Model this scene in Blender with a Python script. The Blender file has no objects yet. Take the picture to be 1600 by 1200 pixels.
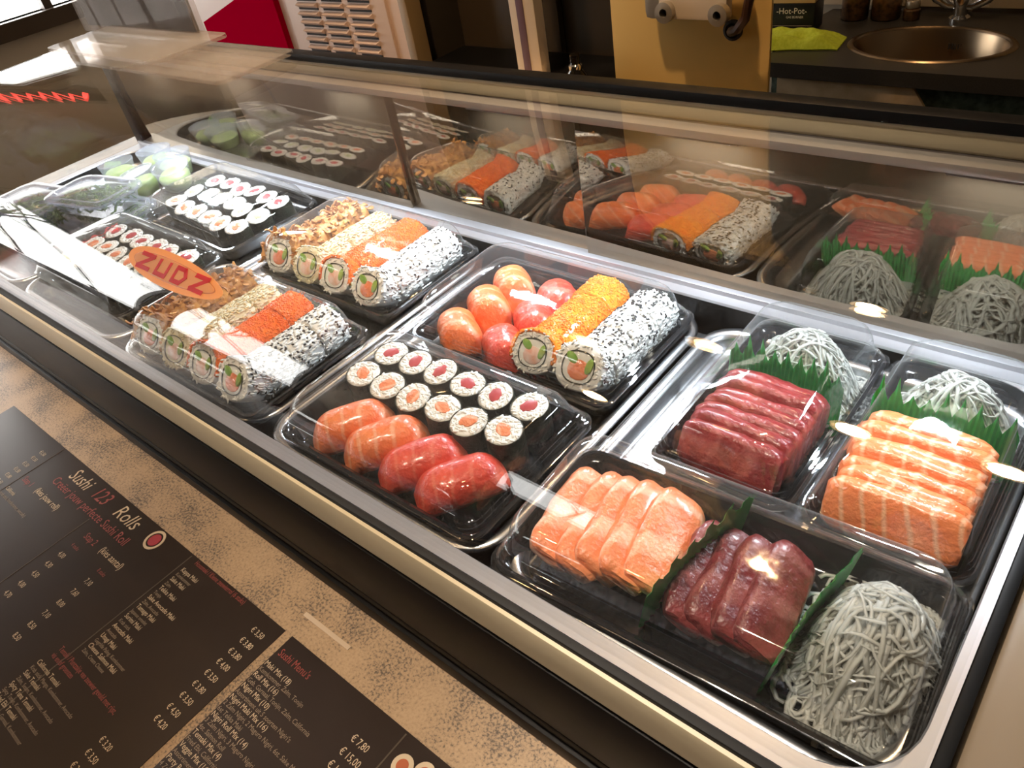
import bpy, bmesh, math, random
from mathutils import Vector, Matrix, noise
random.seed(7)
PI = math.pi
sc = bpy.context.scene
COL = sc.collection

# ------------------------------------------------------------------ camera
def make_camera():
    a, b, g = -0.818517815, 0.671952881, -0.205598838
    F = 1193.314
    ca, sa, cb, sb, cg, sg = math.cos(a), math.sin(a), math.cos(b), math.sin(b), math.cos(g), math.sin(g)
    f = Vector((sa*cb, ca*cb, -sb)); r = Vector((ca, -sa, 0)); u = r.cross(f)
    r2 = cg*r + sg*u; u2 = -sg*r + cg*u
    cam = bpy.data.cameras.new('camera'); o = bpy.data.objects.new('camera', cam)
    COL.objects.link(o)
    m = Matrix((r2, u2, -f)).transposed().to_4x4(); m.translation = (0, 0, 0.385)
    o.matrix_world = m
    cam.sensor_width = 36; cam.lens = 36*F/1600; cam.clip_start = 0.01; cam.clip_end = 60
    sc.camera = o
make_camera()

# ------------------------------------------------------------------ world, exposure
w = bpy.data.worlds.new('world'); sc.world = w; w.use_nodes = True
w.node_tree.nodes['Background'].inputs[0].default_value = (0.75, 0.82, 0.9, 1)
w.node_tree.nodes['Background'].inputs[1].default_value = 1.0
sc.view_settings.view_transform = 'Standard'; sc.view_settings.look = 'None'
sc.view_settings.gamma = 1; sc.view_settings.use_curve_mapping = False
sc.view_settings.exposure = 0.0
sc.cycles.transparent_max_bounces = 16
sc.cycles.max_bounces = 6; sc.cycles.diffuse_bounces = 3; sc.cycles.glossy_bounces = 4; sc.cycles.adaptive_threshold = 0.07; sc.cycles.adaptive_min_samples = 12
sc.cycles.caustics_reflective = False; sc.cycles.caustics_refractive = False
sc.cycles.sample_clamp_indirect = 6.0
LED_POWER = 350.0
SPOT_POWER = 5.5
WINDOW_GLOW = 8.0

# ------------------------------------------------------------------ materials
MATS = {}
def nm(name):
    m = bpy.data.materials.new(name); m.use_nodes = True
    MATS[name] = m
    return m, m.node_tree.nodes, m.node_tree.links
def setp(p, **k):
    for kk, v in k.items():
        n = {'base': 'Base Color', 'rough': 'Roughness', 'metal': 'Metallic', 'ior': 'IOR', 'sss': 'Subsurface Weight', 'sssr': 'Subsurface Radius', 'ssss': 'Subsurface Scale',
             'coat': 'Coat Weight', 'coatr': 'Coat Roughness', 'trans': 'Transmission Weight', 'alpha': 'Alpha', 'spec': 'Specular IOR Level', 'emit': 'Emission Color', 'emits': 'Emission Strength', 'sheen': 'Sheen Weight'}[kk]
        if isinstance(v, (tuple, list)) and len(v) == 3 and n != 'Subsurface Radius': v = (*v, 1)
        p.inputs[n].default_value = v
def pm(name, base, rough=0.5, bump=0, bscale=200, var=0, vscale=30, base2=None, detail=3, aniso=None, **k):
    m, N, L = nm(name); p = N['Principled BSDF']
    setp(p, base=base, rough=rough, **k)
    tc = N.new('ShaderNodeTexCoord')
    if base2 is not None:
        t = N.new('ShaderNodeTexNoise'); t.inputs['Scale'].default_value = vscale; t.inputs['Detail'].default_value = detail
        L.new(tc.outputs['Object'], t.inputs['Vector'])
        r = N.new('ShaderNodeValToRGB'); r.color_ramp.elements[0].color = (*base, 1); r.color_ramp.elements[1].color = (*base2, 1)
        r.color_ramp.elements[0].position = 0.35; r.color_ramp.elements[1].position = 0.65
        L.new(t.outputs['Fac'], r.inputs[0]); L.new(r.outputs[0], p.inputs['Base Color'])
    if bump:
        t = N.new('ShaderNodeTexNoise'); t.inputs['Scale'].default_value = bscale; t.inputs['Detail'].default_value = 3
        if aniso:
            mp = N.new('ShaderNodeMapping'); mp.inputs['Scale'].default_value = aniso
            L.new(tc.outputs['Object'], mp.inputs[0]); L.new(mp.outputs[0], t.inputs['Vector'])
        else:
            L.new(tc.outputs['Object'], t.inputs['Vector'])
        b = N.new('ShaderNodeBump'); b.inputs['Strength'].default_value = bump; b.inputs['Distance'].default_value = 0.001
        L.new(t.outputs['Fac'], b.inputs['Height']); L.new(b.outputs[0], p.inputs['Normal'])
    return m
def clear(name, tint=(0.97, 0.98, 0.98), f0=0.06, f1=0.85, rough=0.02, bump=0, bscale=60, haze=0, hazecol=(0.8, 0.8, 0.8), edge=0.0):
    """thin clear sheet: transparent with a Schlick reflection, plus optional milky haze"""
    m, N, L = nm(name); N.remove(N['Principled BSDF'])
    out = N['Material Output']
    lw = N.new('ShaderNodeLayerWeight'); lw.inputs['Blend'].default_value = 0.5
    pw = N.new('ShaderNodeMath'); pw.operation = 'POWER'; pw.inputs[1].default_value = 5
    L.new(lw.outputs['Facing'], pw.inputs[0])
    ma = N.new('ShaderNodeMath'); ma.operation = 'MULTIPLY_ADD'; ma.inputs[1].default_value = f1; ma.inputs[2].default_value = f0
    L.new(pw.outputs[0], ma.inputs[0])
    tr = N.new('ShaderNodeBsdfTransparent'); tr.inputs[0].default_value = (*tint, 1)
    gl = N.new('ShaderNodeBsdfGlossy'); gl.inputs['Roughness'].default_value = rough
    if bump:
        tc = N.new('ShaderNodeTexCoord'); t = N.new('ShaderNodeTexNoise'); t.inputs['Scale'].default_value = bscale
        L.new(tc.outputs['Object'], t.inputs['Vector'])
        b = N.new('ShaderNodeBump'); b.inputs['Strength'].default_value = bump; b.inputs['Distance'].default_value = 0.002
        L.new(t.outputs['Fac'], b.inputs['Height']); L.new(b.outputs[0], gl.inputs['Normal'])
    mix = N.new('ShaderNodeMixShader')
    src = tr.outputs[0]
    if haze:
        df = N.new('ShaderNodeBsdfDiffuse'); df.inputs[0].default_value = (*hazecol, 1)
        tl = N.new('ShaderNodeBsdfTranslucent'); tl.inputs[0].default_value = (*hazecol, 1)
        m3 = N.new('ShaderNodeMixShader'); L.new(df.outputs[0], m3.inputs[1]); L.new(tl.outputs[0], m3.inputs[2])
        m2 = N.new('ShaderNodeMixShader'); m2.inputs[0].default_value = haze
        L.new(tr.outputs[0], m2.inputs[1]); L.new(m3.outputs[0], m2.inputs[2]); src = m2.outputs[0]
        if edge:
            p3 = N.new('ShaderNodeMath'); p3.operation = 'POWER'; p3.inputs[1].default_value = 3.5; L.new(lw.outputs['Facing'], p3.inputs[0])
            e3 = N.new('ShaderNodeMath'); e3.operation = 'MULTIPLY_ADD'; e3.inputs[1].default_value = edge; e3.inputs[2].default_value = haze
            L.new(p3.outputs[0], e3.inputs[0]); L.new(e3.outputs[0], m2.inputs[0])
    L.new(ma.outputs[0], mix.inputs[0]); L.new(src, mix.inputs[1]); L.new(gl.outputs[0], mix.inputs[2])
    L.new(mix.outputs[0], out.inputs['Surface'])
    return m
def emat(name, col, s):
    m, N, L = nm(name); p = N['Principled BSDF']; setp(p, base=(0, 0, 0), emit=col, emits=s, rough=0.5)
    return m
def fish(name, base, dark, line, scale, direction='X', width=0.12, dist=4.0, rough=0.28, lineamt=1.0):
    """raw fish: banded flesh with pale connective lines"""
    m, N, L = nm(name); p = N['Principled BSDF']
    setp(p, base=base, rough=rough, coat=0.35, coatr=0.15)
    tc = N.new('ShaderNodeTexCoord')
    wv = N.new('ShaderNodeTexWave'); wv.wave_type = 'BANDS'; wv.bands_direction = direction
    wv.inputs['Scale'].default_value = scale; wv.inputs['Distortion'].default_value = dist; wv.inputs['Detail'].default_value = 2
    wv.inputs['Detail Scale'].default_value = 0.6
    mp = N.new('ShaderNodeMapping'); L.new(tc.outputs['Object'], mp.inputs[0]); mp.inputs['Rotation'].default_value = (0.2, 0.3, 0.35)
    L.new(mp.outputs[0], wv.inputs['Vector'])
    r = N.new('ShaderNodeValToRGB'); e = r.color_ramp.elements
    e[0].position = 0; e[0].color = (0, 0, 0, 1); e[1].position = 1; e[1].color = (1, 1, 1, 1); e[0].position = 1 - width*2
    L.new(wv.outputs['Fac'], r.inputs[0])
    t = N.new('ShaderNodeTexNoise'); t.inputs['Scale'].default_value = 55; t.inputs['Detail'].default_value = 3
    L.new(tc.outputs['Object'], t.inputs['Vector'])
    r2 = N.new('ShaderNodeValToRGB'); r2.color_ramp.elements[0].color = (*dark, 1); r2.color_ramp.elements[1].color = (*base, 1)
    r2.color_ramp.elements[0].position = 0.3; r2.color_ramp.elements[1].position = 0.62
    L.new(t.outputs['Fac'], r2.inputs[0])
    sc_ = N.new('ShaderNodeMath'); sc_.operation = 'MULTIPLY'; sc_.inputs[1].default_value = lineamt; L.new(r.outputs[0], sc_.inputs[0])
    mx = N.new('ShaderNodeMix'); mx.data_type = 'RGBA'
    L.new(sc_.outputs[0], mx.inputs[0]); L.new(r2.outputs[0], mx.inputs[6]); mx.inputs[7].default_value = (*line, 1)
    L.new(mx.outputs[2], p.inputs['Base Color'])
    tb = N.new('ShaderNodeTexNoise'); tb.inputs['Scale'].default_value = 300; tb.inputs['Detail'].default_value = 4; L.new(tc.outputs['Object'], tb.inputs['Vector'])
    b = N.new('ShaderNodeBump'); b.inputs['Strength'].default_value = 0.8; b.inputs['Distance'].default_value = 0.0016
    L.new(tb.outputs['Fac'], b.inputs['Height']); L.new(b.outputs[0], p.inputs['Normal'])
    return m

steel = pm('stainless_steel', (0.72, 0.73, 0.76), 0.27, metal=1.0, bump=0.12, bscale=14)
steel_dull = pm('brushed_liner', (0.56, 0.56, 0.60), 0.36, metal=0.8)
black_plastic = pm('black_plastic', (0.004, 0.004, 0.0045), 0.45, spec=0.12, bump=0.05, bscale=60)
black_tray = pm('black_box_plastic', (0.010, 0.010, 0.012), 0.16, coat=0.3)
black_matt = pm('black_matt', (0.006, 0.006, 0.007), 0.7)
cream = pm('cream_lacquer', (0.70, 0.60, 0.41), 0.42)
beige_cap = pm('beige_plastic', (0.18, 0.128, 0.075), 0.5, bump=0.03, bscale=300)
glass = clear('case_glass', (0.985, 0.99, 0.985), f0=0.045, f1=0.8, rough=0.0)
lid_mat = clear('lid_plastic', (0.985, 0.985, 0.985), f0=0.085, f1=0.85, rough=0.05, bump=0.16, bscale=40, haze=0.010, hazecol=(0.85, 0.87, 0.9), edge=0.30)
acrylic = clear('acrylic', (0.90, 0.87, 0.85), f0=0.014, f1=0.10, rough=0.02, haze=0.03, hazecol=(0.7, 0.66, 0.62), edge=0.6)
milky = clear('milky_plastic', (0.95, 0.96, 0.99), f0=0.06, f1=0.6, rough=0.12, haze=0.30, hazecol=(0.74, 0.76, 0.86))
nori = pm('nori', (0.010, 0.014, 0.008), 0.38, bump=0.8, bscale=400, base2=(0.022, 0.03, 0.016), vscale=120)
rice = pm('rice', (0.90, 0.90, 0.87), 0.5)
rice_y = pm('toasted_rice', (0.80, 0.72, 0.46), 0.4, base2=(0.83, 0.80, 0.66), vscale=300)
seed_w = pm('toasted_sesame', (0.72, 0.55, 0.27), 0.45)
seed_b = pm('black_sesame', (0.012, 0.010, 0.010), 0.35)
roe = pm('orange_roe', (0.95, 0.22, 0.02), 0.16, base2=(0.98, 0.34, 0.03), vscale=120)
roe_red = pm('deep_orange_roe', (0.92, 0.15, 0.02), 0.2, base2=(0.97, 0.24, 0.04), vscale=120)
avocado = pm('avocado', (0.45, 0.58, 0.14), 0.35, base2=(0.20, 0.40, 0.06), vscale=70)
crab = pm('crab_stick', (0.86, 0.78, 0.74), 0.35, base2=(0.82, 0.42, 0.30), vscale=90)
cucumber = pm('cucumber', (0.55, 0.66, 0.30), 0.3, base2=(0.74, 0.78, 0.50), vscale=200)
onion = pm('fried_onion', (0.62, 0.30, 0.07), 0.42, base2=(0.36, 0.13, 0.03), vscale=110, bump=0.5, bscale=500)
onion_core = pm('onion_core', (0.30, 0.14, 0.05), 0.6)
salmon = fish('salmon', (0.93, 0.25, 0.075), (0.86, 0.16, 0.04), (0.96, 0.60, 0.40), 24, 'X', 0.10, 7.0, lineamt=0.42)
salmon_block = fish('salmon_block', (0.92, 0.29, 0.11), (0.88, 0.21, 0.07), (0.96, 0.62, 0.42), 26, 'X', 0.10, 6.0, lineamt=0.6)
salmon_pale = fish('pale_salmon', (0.90, 0.31, 0.14), (0.84, 0.21, 0.08), (0.95, 0.62, 0.45), 26, 'Y', 0.10, 5.0, lineamt=0.6)
salmon_red = fish('red_salmon', (0.78, 0.085, 0.045), (0.66, 0.05, 0.03), (0.86, 0.30, 0.20), 24, 'X', 0.07, 7.0, lineamt=0.3)
tuna = fish('tuna', (0.30, 0.026, 0.030), (0.17, 0.011, 0.015), (0.46, 0.14, 0.13), 36, 'Y', 0.12, 5.0, lineamt=0.4)
tuna_dull = fish('dull_tuna', (0.26, 0.042, 0.045), (0.12, 0.014, 0.018), (0.45, 0.17, 0.16), 30, 'Y', 0.12, 5.0, lineamt=0.4)
def daikon_mat():
    m, N, L = nm('daikon'); p = N['Principled BSDF']
    setp(p, base=(0.95, 0.96, 0.92), rough=0.22, coat=0.3)
    tl = N.new('ShaderNodeBsdfTranslucent'); tl.inputs[0].default_value = (0.97, 0.98, 0.95, 1)
    mx = N.new('ShaderNodeMixShader'); mx.inputs[0].default_value = 0.5
    L.new(p.outputs[0], mx.inputs[1]); L.new(tl.outputs[0], mx.inputs[2])
    tr = N.new('ShaderNodeBsdfTransparent'); m2 = N.new('ShaderNodeMixShader'); m2.inputs[0].default_value = 0.28
    L.new(mx.outputs[0], m2.inputs[1]); L.new(tr.outputs[0], m2.inputs[2]); L.new(m2.outputs[0], N['Material Output'].inputs['Surface'])
    return m
daikon = daikon_mat()
leaf_green = pm('green_film', (0.015, 0.30, 0.06), 0.25, base2=(0.05, 0.46, 0.10), vscale=40, coat=0.3)
wakame = pm('wakame', (0.06, 0.16, 0.012), 0.25, base2=(0.20, 0.30, 0.03), vscale=120, coat=0.4)
lime = pm('lime_paste', (0.50, 0.66, 0.16), 0.35, base2=(0.66, 0.76, 0.32), vscale=60)
foil_green = pm('green_foil', (0.02, 0.55, 0.25), 0.12, metal=0.7, base2=(0.45, 0.5, 0.06), vscale=14)
paper_brown = pm('menu_print', (0.030, 0.020, 0.017), 0.42, base2=(0.040, 0.028, 0.024), vscale=6, spec=0.25)
paper_line = pm('menu_seam', (0.10, 0.08, 0.06), 0.3)
ink_cream = pm('cream_ink', (0.72, 0.60, 0.44), 0.45)
ink_grey = pm('grey_ink', (0.34, 0.27, 0.20), 0.45)
ink_red = pm('red_ink', (0.36, 0.075, 0.065), 0.45)
logo_red = pm('logo_red', (0.42, 0.03, 0.05), 0.45)
tape = clear('sticky_tape', (0.93, 0.92, 0.9), f0=0.10, f1=0.6, rough=0.15, haze=0.12)
wall_paint = pm('wall_paint', (0.30, 0.24, 0.17), 0.7)
wall_panel = pm('wall_panel', (0.46, 0.38, 0.27), 0.35)
ceil_paint = pm('ceiling_paint', (0.34, 0.28, 0.21), 0.8)
floor_mat = pm('floor_tile', (0.10, 0.085, 0.07), 0.5)
frame_dark = pm('window_frame', (0.05, 0.035, 0.025), 0.4)
worktop_m = pm('dark_worktop', (0.022, 0.020, 0.018), 0.42, base2=(0.032, 0.029, 0.025), vscale=300)
machine_white = pm('machine_enamel', (0.72, 0.56, 0.48), 0.4)
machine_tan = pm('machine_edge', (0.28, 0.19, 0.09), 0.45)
machine_dark = pm('machine_dark_side', (0.035, 0.028, 0.020), 0.35)  # dark brown finish of the machine and cabinet bodies
slot_dark = pm('slot_dark', (0.02, 0.016, 0.014), 0.8)
red_panel = pm('crimson_panel', (0.46, 0.0, 0.026), 0.9, spec=0.0)
gold_lit_steel = pm('warm_lit_steel', (0.80, 0.56, 0.20), 0.36, metal=0.35, bump=0.12, bscale=9, aniso=(3, 3, 0.15))  # warm light on plain stainless steel is put into its base colour
chrome = pm('chrome', (0.8, 0.8, 0.8), 0.07, metal=1.0)
alu = pm('cast_aluminium', (0.55, 0.50, 0.42), 0.35, metal=0.8)
towel_m = pm('lime_towel', (0.36, 0.46, 0.02), 0.9, bump=1.0, bscale=350, base2=(0.45, 0.55, 0.04), vscale=120)
white_paper = pm('white_card', (0.72, 0.62, 0.50), 0.6)
purple_m = pm('purple_print', (0.16, 0.09, 0.12), 0.5)
box_black = pm('box_black', (0.006, 0.006, 0.006), 0.4)
box_tan = pm('box_tan', (0.55, 0.36, 0.14), 0.6)
ink_white = pm('white_ink', (0.8, 0.72, 0.58), 0.5)
brown_glass = pm('jar_contents', (0.03, 0.015, 0.008), 0.3, base2=(0.12, 0.06, 0.02), vscale=80)
cable_dark = pm('dark_cable', (0.05, 0.02, 0.01), 0.4)
poster_m = pm('poster_print', (0.025, 0.02, 0.02), 0.7, spec=0.08, base2=(0.16, 0.15, 0.16), vscale=9, detail=1)
def counter_mat():
    m, N, L = nm('speckled_laminate'); p = N['Principled BSDF']; setp(p, rough=0.42)
    tc = N.new('ShaderNodeTexCoord')
    a = N.new('ShaderNodeTexNoise'); a.inputs['Scale'].default_value = 22; a.inputs['Detail'].default_value = 2
    b = N.new('ShaderNodeTexNoise'); b.inputs['Scale'].default_value = 420; b.inputs['Detail'].default_value = 4; b.inputs['Roughness'].default_value = 0.65
    for t in (a, b): L.new(tc.outputs['Object'], t.inputs['Vector'])
    ad = N.new('ShaderNodeMath'); ad.operation = 'MULTIPLY_ADD'; ad.inputs[1].default_value = 0.55
    L.new(a.outputs['Fac'], ad.inputs[0]); L.new(b.outputs['Fac'], ad.inputs[2])
    r = N.new('ShaderNodeValToRGB'); e = r.color_ramp.elements
    e[0].position = 0.62; e[0].color = (0.50, 0.36, 0.23, 1); e[1].position = 0.95; e[1].color = (0.11, 0.085, 0.065, 1)
    n = e.new(0.80); n.color = (0.42, 0.295, 0.185, 1)
    n = e.new(0.86); n.color = (0.24, 0.18, 0.13, 1)
    L.new(ad.outputs[0], r.inputs[0]); L.new(r.outputs[0], p.inputs['Base Color'])
    return m
counter_m = counter_mat()
def stone_mat(name, c1, c2, scale):
    return pm(name, c1, 0.4, base2=c2, vscale=scale, detail=6)
stone_beige = stone_mat('beige_stone', (0.62, 0.47, 0.29), (0.50, 0.36, 0.21), 25)
stone_green = stone_mat('dark_marble', (0.012, 0.022, 0.015), (0.06, 0.085, 0.065), 60)
def door_mat():
    m, N, L = nm('tinted_door_glass'); N.remove(N['Principled BSDF'])
    out = N['Material Output']
    lw = N.new('ShaderNodeLayerWeight'); lw.inputs['Blend'].default_value = 0.5
    pw = N.new('ShaderNodeMath'); pw.operation = 'POWER'; pw.inputs[1].default_value = 4
    L.new(lw.outputs['Facing'], pw.inputs[0])
    ma = N.new('ShaderNodeMath'); ma.operation = 'MULTIPLY_ADD'; ma.inputs[1].default_value = 0.6; ma.inputs[2].default_value = 0.24
    L.new(pw.outputs[0], ma.inputs[0])
    df = N.new('ShaderNodeBsdfDiffuse'); df.inputs[0].default_value = (0.030, 0.021, 0.013, 1)
    gl = N.new('ShaderNodeBsdfGlossy'); gl.inputs['Roughness'].default_value = 0.03; gl.inputs[0].default_value = (1, 0.86, 0.68, 1)
    tr = N.new('ShaderNodeBsdfTransparent'); tr.inputs[0].default_value = (0.5, 0.42, 0.3, 1)
    m2 = N.new('ShaderNodeMixShader'); m2.inputs[0].default_value = 0.45
    L.new(df.outputs[0], m2.inputs[1]); L.new(tr.outputs[0], m2.inputs[2])
    mix = N.new('ShaderNodeMixShader'); L.new(ma.outputs[0], mix.inputs[0]); L.new(m2.outputs[0], mix.inputs[1]); L.new(gl.outputs[0], mix.inputs[2])
    L.new(mix.outputs[0], out.inputs['Surface'])
    return m
door_glass = door_mat()
led_m = emat('led_light', (0.80, 0.90, 1.0), LED_POWER)
spot_m = emat('lamp_glow', (1.0, 0.62, 0.28), 60)
neon_m = emat('neon_red', (1.0, 0.05, 0.04), 6)
def pane_mat():
    m, N, L = nm('daylight_pane'); p = N['Principled BSDF']; setp(p, base=(0, 0, 0), rough=0.4, emit=(1.0, 0.98, 0.95), emits=WINDOW_GLOW)
    return m
pane_m = pane_mat()
reflect_o = pm('reflection_orange', (0.95, 0.48, 0.17), 0.4)  # colours of the oval on the glass, a sign's reflection painted flat
reflect_i = pm('reflection_inner', (0.97, 0.56, 0.22), 0.4)
reflect_r = pm('reflection_red', (0.75, 0.015, 0.01), 0.4)
for _m, _c in ((reflect_o, (0.98, 0.60, 0.28)), (reflect_i, (1.0, 0.68, 0.34)), (reflect_r, (0.9, 0.02, 0.01))):
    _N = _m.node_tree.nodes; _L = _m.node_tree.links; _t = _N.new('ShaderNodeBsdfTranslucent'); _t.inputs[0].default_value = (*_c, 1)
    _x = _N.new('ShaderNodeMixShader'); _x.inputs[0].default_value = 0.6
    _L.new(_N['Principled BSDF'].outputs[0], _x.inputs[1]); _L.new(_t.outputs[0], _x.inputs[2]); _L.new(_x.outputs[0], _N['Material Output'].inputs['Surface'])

# ------------------------------------------------------------------ mesh helpers
class MB:
    def __init__(s): s.v = []; s.f = []; s.mi = []; s.cur = 0
    def add(s, vs, fs):
        o = len(s.v); s.v += [tuple(v) for v in vs]; s.f += [tuple(i+o for i in f) for f in fs]; s.mi += [s.cur]*len(fs); return s
    def box(s, x0, x1, y0, y1, z0, z1):
        return s.add([(x0,y0,z0),(x1,y0,z0),(x1,y1,z0),(x0,y1,z0),(x0,y0,z1),(x1,y0,z1),(x1,y1,z1),(x0,y1,z1)],
                     [(0,3,2,1),(4,5,6,7),(0,1,5,4),(1,2,6,5),(2,3,7,6),(3,0,4,7)])
    def bbox(s, x0, x1, y0, y1, z0, z1, b=0.003):
        """box with chamfered edges"""
        bm = bmesh.new(); bmesh.ops.create_cube(bm, size=1)
        for v in bm.verts: v.co = Vector(((x0+x1)/2+v.co.x*(x1-x0), (y0+y1)/2+v.co.y*(y1-y0), (z0+z1)/2+v.co.z*(z1-z0)))
        bmesh.ops.bevel(bm, geom=bm.edges[:], offset=b, segments=2, profile=0.6, affect='EDGES')
        bm.verts.index_update(); s.add([v.co for v in bm.verts], [[v.index for v in f.verts] for f in bm.faces]); bm.free(); return s
    def loft(s, rings, cap0=False, cap1=False, closed=True):
        n = len(rings[0]); o = len(s.v); vs = [p for r in rings for p in r]; fs = []
        for i in range(len(rings)-1):
            for j in range(n if closed else n-1):
                a = i*n+j; b = i*n+(j+1) % n
                fs.append((a, b, b+n, a+n))
        if cap0: fs.append(tuple(range(n-1, -1, -1)))
        if cap1: fs.append(tuple((len(rings)-1)*n+j for j in range(n)))
        return s.add(vs, fs)
    def tube(s, path, r, n=6, rfun=None, flat=1.0):
        path = [Vector(p) for p in path]; rings = []
        up = Vector((0.13, 0.21, 0.97))
        for i, p in enumerate(path):
            t = (path[min(i+1, len(path)-1)]-path[max(i-1, 0)])
            if t.length < 1e-9: t = Vector((0, 0, 1))
            t.normalize(); a = t.cross(up)
            if a.length < 1e-4: a = t.cross(Vector((1, 0, 0)))
            a.normalize(); b = t.cross(a)
            rr = r*(rfun(i/(len(path)-1)) if rfun else 1)
            rings.append([p+a*math.cos(k*2*PI/n)*rr+b*math.sin(k*2*PI/n)*rr*flat for k in range(n)])
        return s.loft(rings, True, True)
    def ellip(s, c, rx, ry, rz, rot=None, seg=6, rings=3):
        c = Vector(c); vs = [Vector((0, 0, rz))]
        for i in range(1, rings+1):
            th = PI*i/(rings+1)
            for j in range(seg):
                ph = 2*PI*j/seg; vs.append(Vector((rx*math.sin(th)*math.cos(ph), ry*math.sin(th)*math.sin(ph), rz*math.cos(th))))
        vs.append(Vector((0, 0, -rz))); fs = []
        for j in range(seg): fs.append((0, 1+j, 1+(j+1) % seg))
        for i in range(rings-1):
            for j in range(seg):
                a = 1+i*seg+j; b = 1+i*seg+(j+1) % seg; fs.append((a, a+seg, b+seg, b))
        l = len(vs)-1; o = 1+(rings-1)*seg
        for j in range(seg): fs.append((l, o+(j+1) % seg, o+j))
        if rot is not None: vs = [rot @ v for v in vs]
        return s.add([c+v for v in vs], fs)
    def mesh(s, name, mats, smooth=True, fix=False):
        me = bpy.data.meshes.new(name); me.from_pydata(s.v, [], s.f)
        for m in (mats if isinstance(mats, (list, tuple)) else [mats]): me.materials.append(m)
        if isinstance(mats, (list, tuple)) and len(mats) > 1: me.polygons.foreach_set('material_index', s.mi)
        if fix:
            bm = bmesh.new(); bm.from_mesh(me); bmesh.ops.recalc_face_normals(bm, faces=bm.faces[:]); bm.to_mesh(me); bm.free()
        if smooth is True: me.shade_smooth()
        elif smooth: me.shade_smooth(); me.set_sharp_from_angle(angle=math.radians(smooth))
        me.update(); return me
def rrect(w, d, r, z, n=6, cx=0, cy=0):
    pts = []; r = max(1e-5, min(r, w/2-1e-5, d/2-1e-5))
    for k, (sx, sy) in enumerate(((1, 1), (-1, 1), (-1, -1), (1, -1))):
        for i in range(n+1):
            a = PI/2*k+PI/2*i/n
            pts.append((cx+sx*(w/2-r)+r*math.cos(a), cy+sy*(d/2-r)+r*math.sin(a), z))
    return pts
def link(name, me, parent=None, loc=None, rot=None, kind=None):
    o = bpy.data.objects.new(name, me); COL.objects.link(o)
    if parent: o.parent = parent
    if loc: o.location = loc
    if rot: o.rotation_euler = rot
    if kind: o['kind'] = kind
    return o
def part(name, mb, mat, parent=None, smooth=35, fix=True, **k):
    return link(name, mb.mesh(name, mat, smooth, fix), parent, **k)
def tag(o, label, cat, group=None):
    o['label'] = label; o['category'] = cat
    if group: o['group'] = group
    return o
def thing(name, label, cat, loc=(0, 0, 0), rot=None, group=None):
    o = link(name, None, None, loc, rot); o.empty_display_size = 0.01
    return tag(o, label, cat, group)
def struct(name, mb, mat, smooth=35, parent=None):
    o = part(name, mb, mat, parent, smooth)
    if not parent: o['kind'] = 'structure'
    return o
def rv(a, b): return random.uniform(a, b)
def rrot(): return Matrix.Rotation(rv(0, 2*PI), 3, 'X') @ Matrix.Rotation(rv(0, 2*PI), 3, 'Y') @ Matrix.Rotation(rv(0, 2*PI), 3, 'Z')
ORD = ['first', 'second', 'third', 'fourth', 'fifth', 'sixth', 'seventh', 'eighth']

# ------------------------------------------------------------------ the room
ZF, ZC = -1.15, 1.5
struct('floor', MB().box(-4.3, 2.2, -3.2, 2.6, ZF-0.05, ZF), floor_mat)
struct('ceiling', MB().box(-4.3, 2.2, -3.2, 2.6, ZC, ZC+0.05), ceil_paint)
struct('wall_right', MB().box(1.8, 1.9, -3.2, 2.6, ZF, ZC), wall_paint)
wb = struct('wall_back', MB().box(-4.3, 1.9, 2.30, 2.4, ZF, ZC), wall_paint)
for i in range(14):
    x0 = -1.9+i*0.155
    struct('panel', MB().bbox(x0, x0+0.151, 2.285, 2.30, -0.27, 0.5, 0.003), wall_panel, parent=wb)
def wall_with_hole(name, axis, p0, p1, a0, a1, h0, h1, b0, b1, mat=None):
    mat = mat or wall_paint
    mb = MB()
    segs = [(a0, a1, ZF, h0), (a0, a1, h1, ZC), (a0, b0, h0, h1), (b1, a1, h0, h1)]
    for (u0, u1, z0, z1) in segs:
        if axis == 'x': mb.box(p0, p1, u0, u1, z0, z1)
        else: mb.box(u0, u1, p0, p1, z0, z1)
    return struct(name, mb, mat)
wall_with_hole('wall_left', 'x', -4.2, -4.1, -3.2, 2.4, -0.13, 0.78, -3.0, 2.2, pm('brightened_wall_paint', (0.62, 0.54, 0.44), 0.7))  # light missing on this wall is put into its paler paint
wall_with_hole('wall_front', 'y', -3.2, -3.1, -4.2, 1.9, 0.08, 0.62, -2.42, -1.72)
w1 = struct('window_1', MB().box(-4.18, -4.17, -3.0, 2.2, -0.13, 0.78), pane_m)
fr = MB(); fr.box(-4.16, -4.06, -3.04, 2.24, -0.20, -0.13); fr.box(-4.16, -4.08, -3.04, 2.24, 0.78, 0.82)
part('window_frame', fr, frame_dark, w1)
for y, hw in ((-3.0, .02), (-1.85, .11), (-0.7, .02), (0.45, .02), (1.5, .02), (2.2, .02)): part('mullion', MB().box(-4.15, -4.10, y-hw, y+hw, -0.13, 0.78), frame_dark, w1)  # the wide mullion is added to leave a dark gap in the glass reflection
w2 = struct('window_2', MB().box(-2.42, -1.72, -3.18, -3.17, 0.08, 0.62), pane_m)
fr = MB(); fr.box(-2.46, -1.68, -3.16, -3.08, 0.03, 0.08); fr.box(-2.46, -1.68, -3.16, -3.08, 0.62, 0.66)
part('window_frame', fr, frame_dark, w2)
for x in (-2.42, -1.72): part('mullion', MB().box(x-0.03, x+0.03, -3.15, -3.10, 0.08, 0.62), frame_dark, w2)
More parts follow.
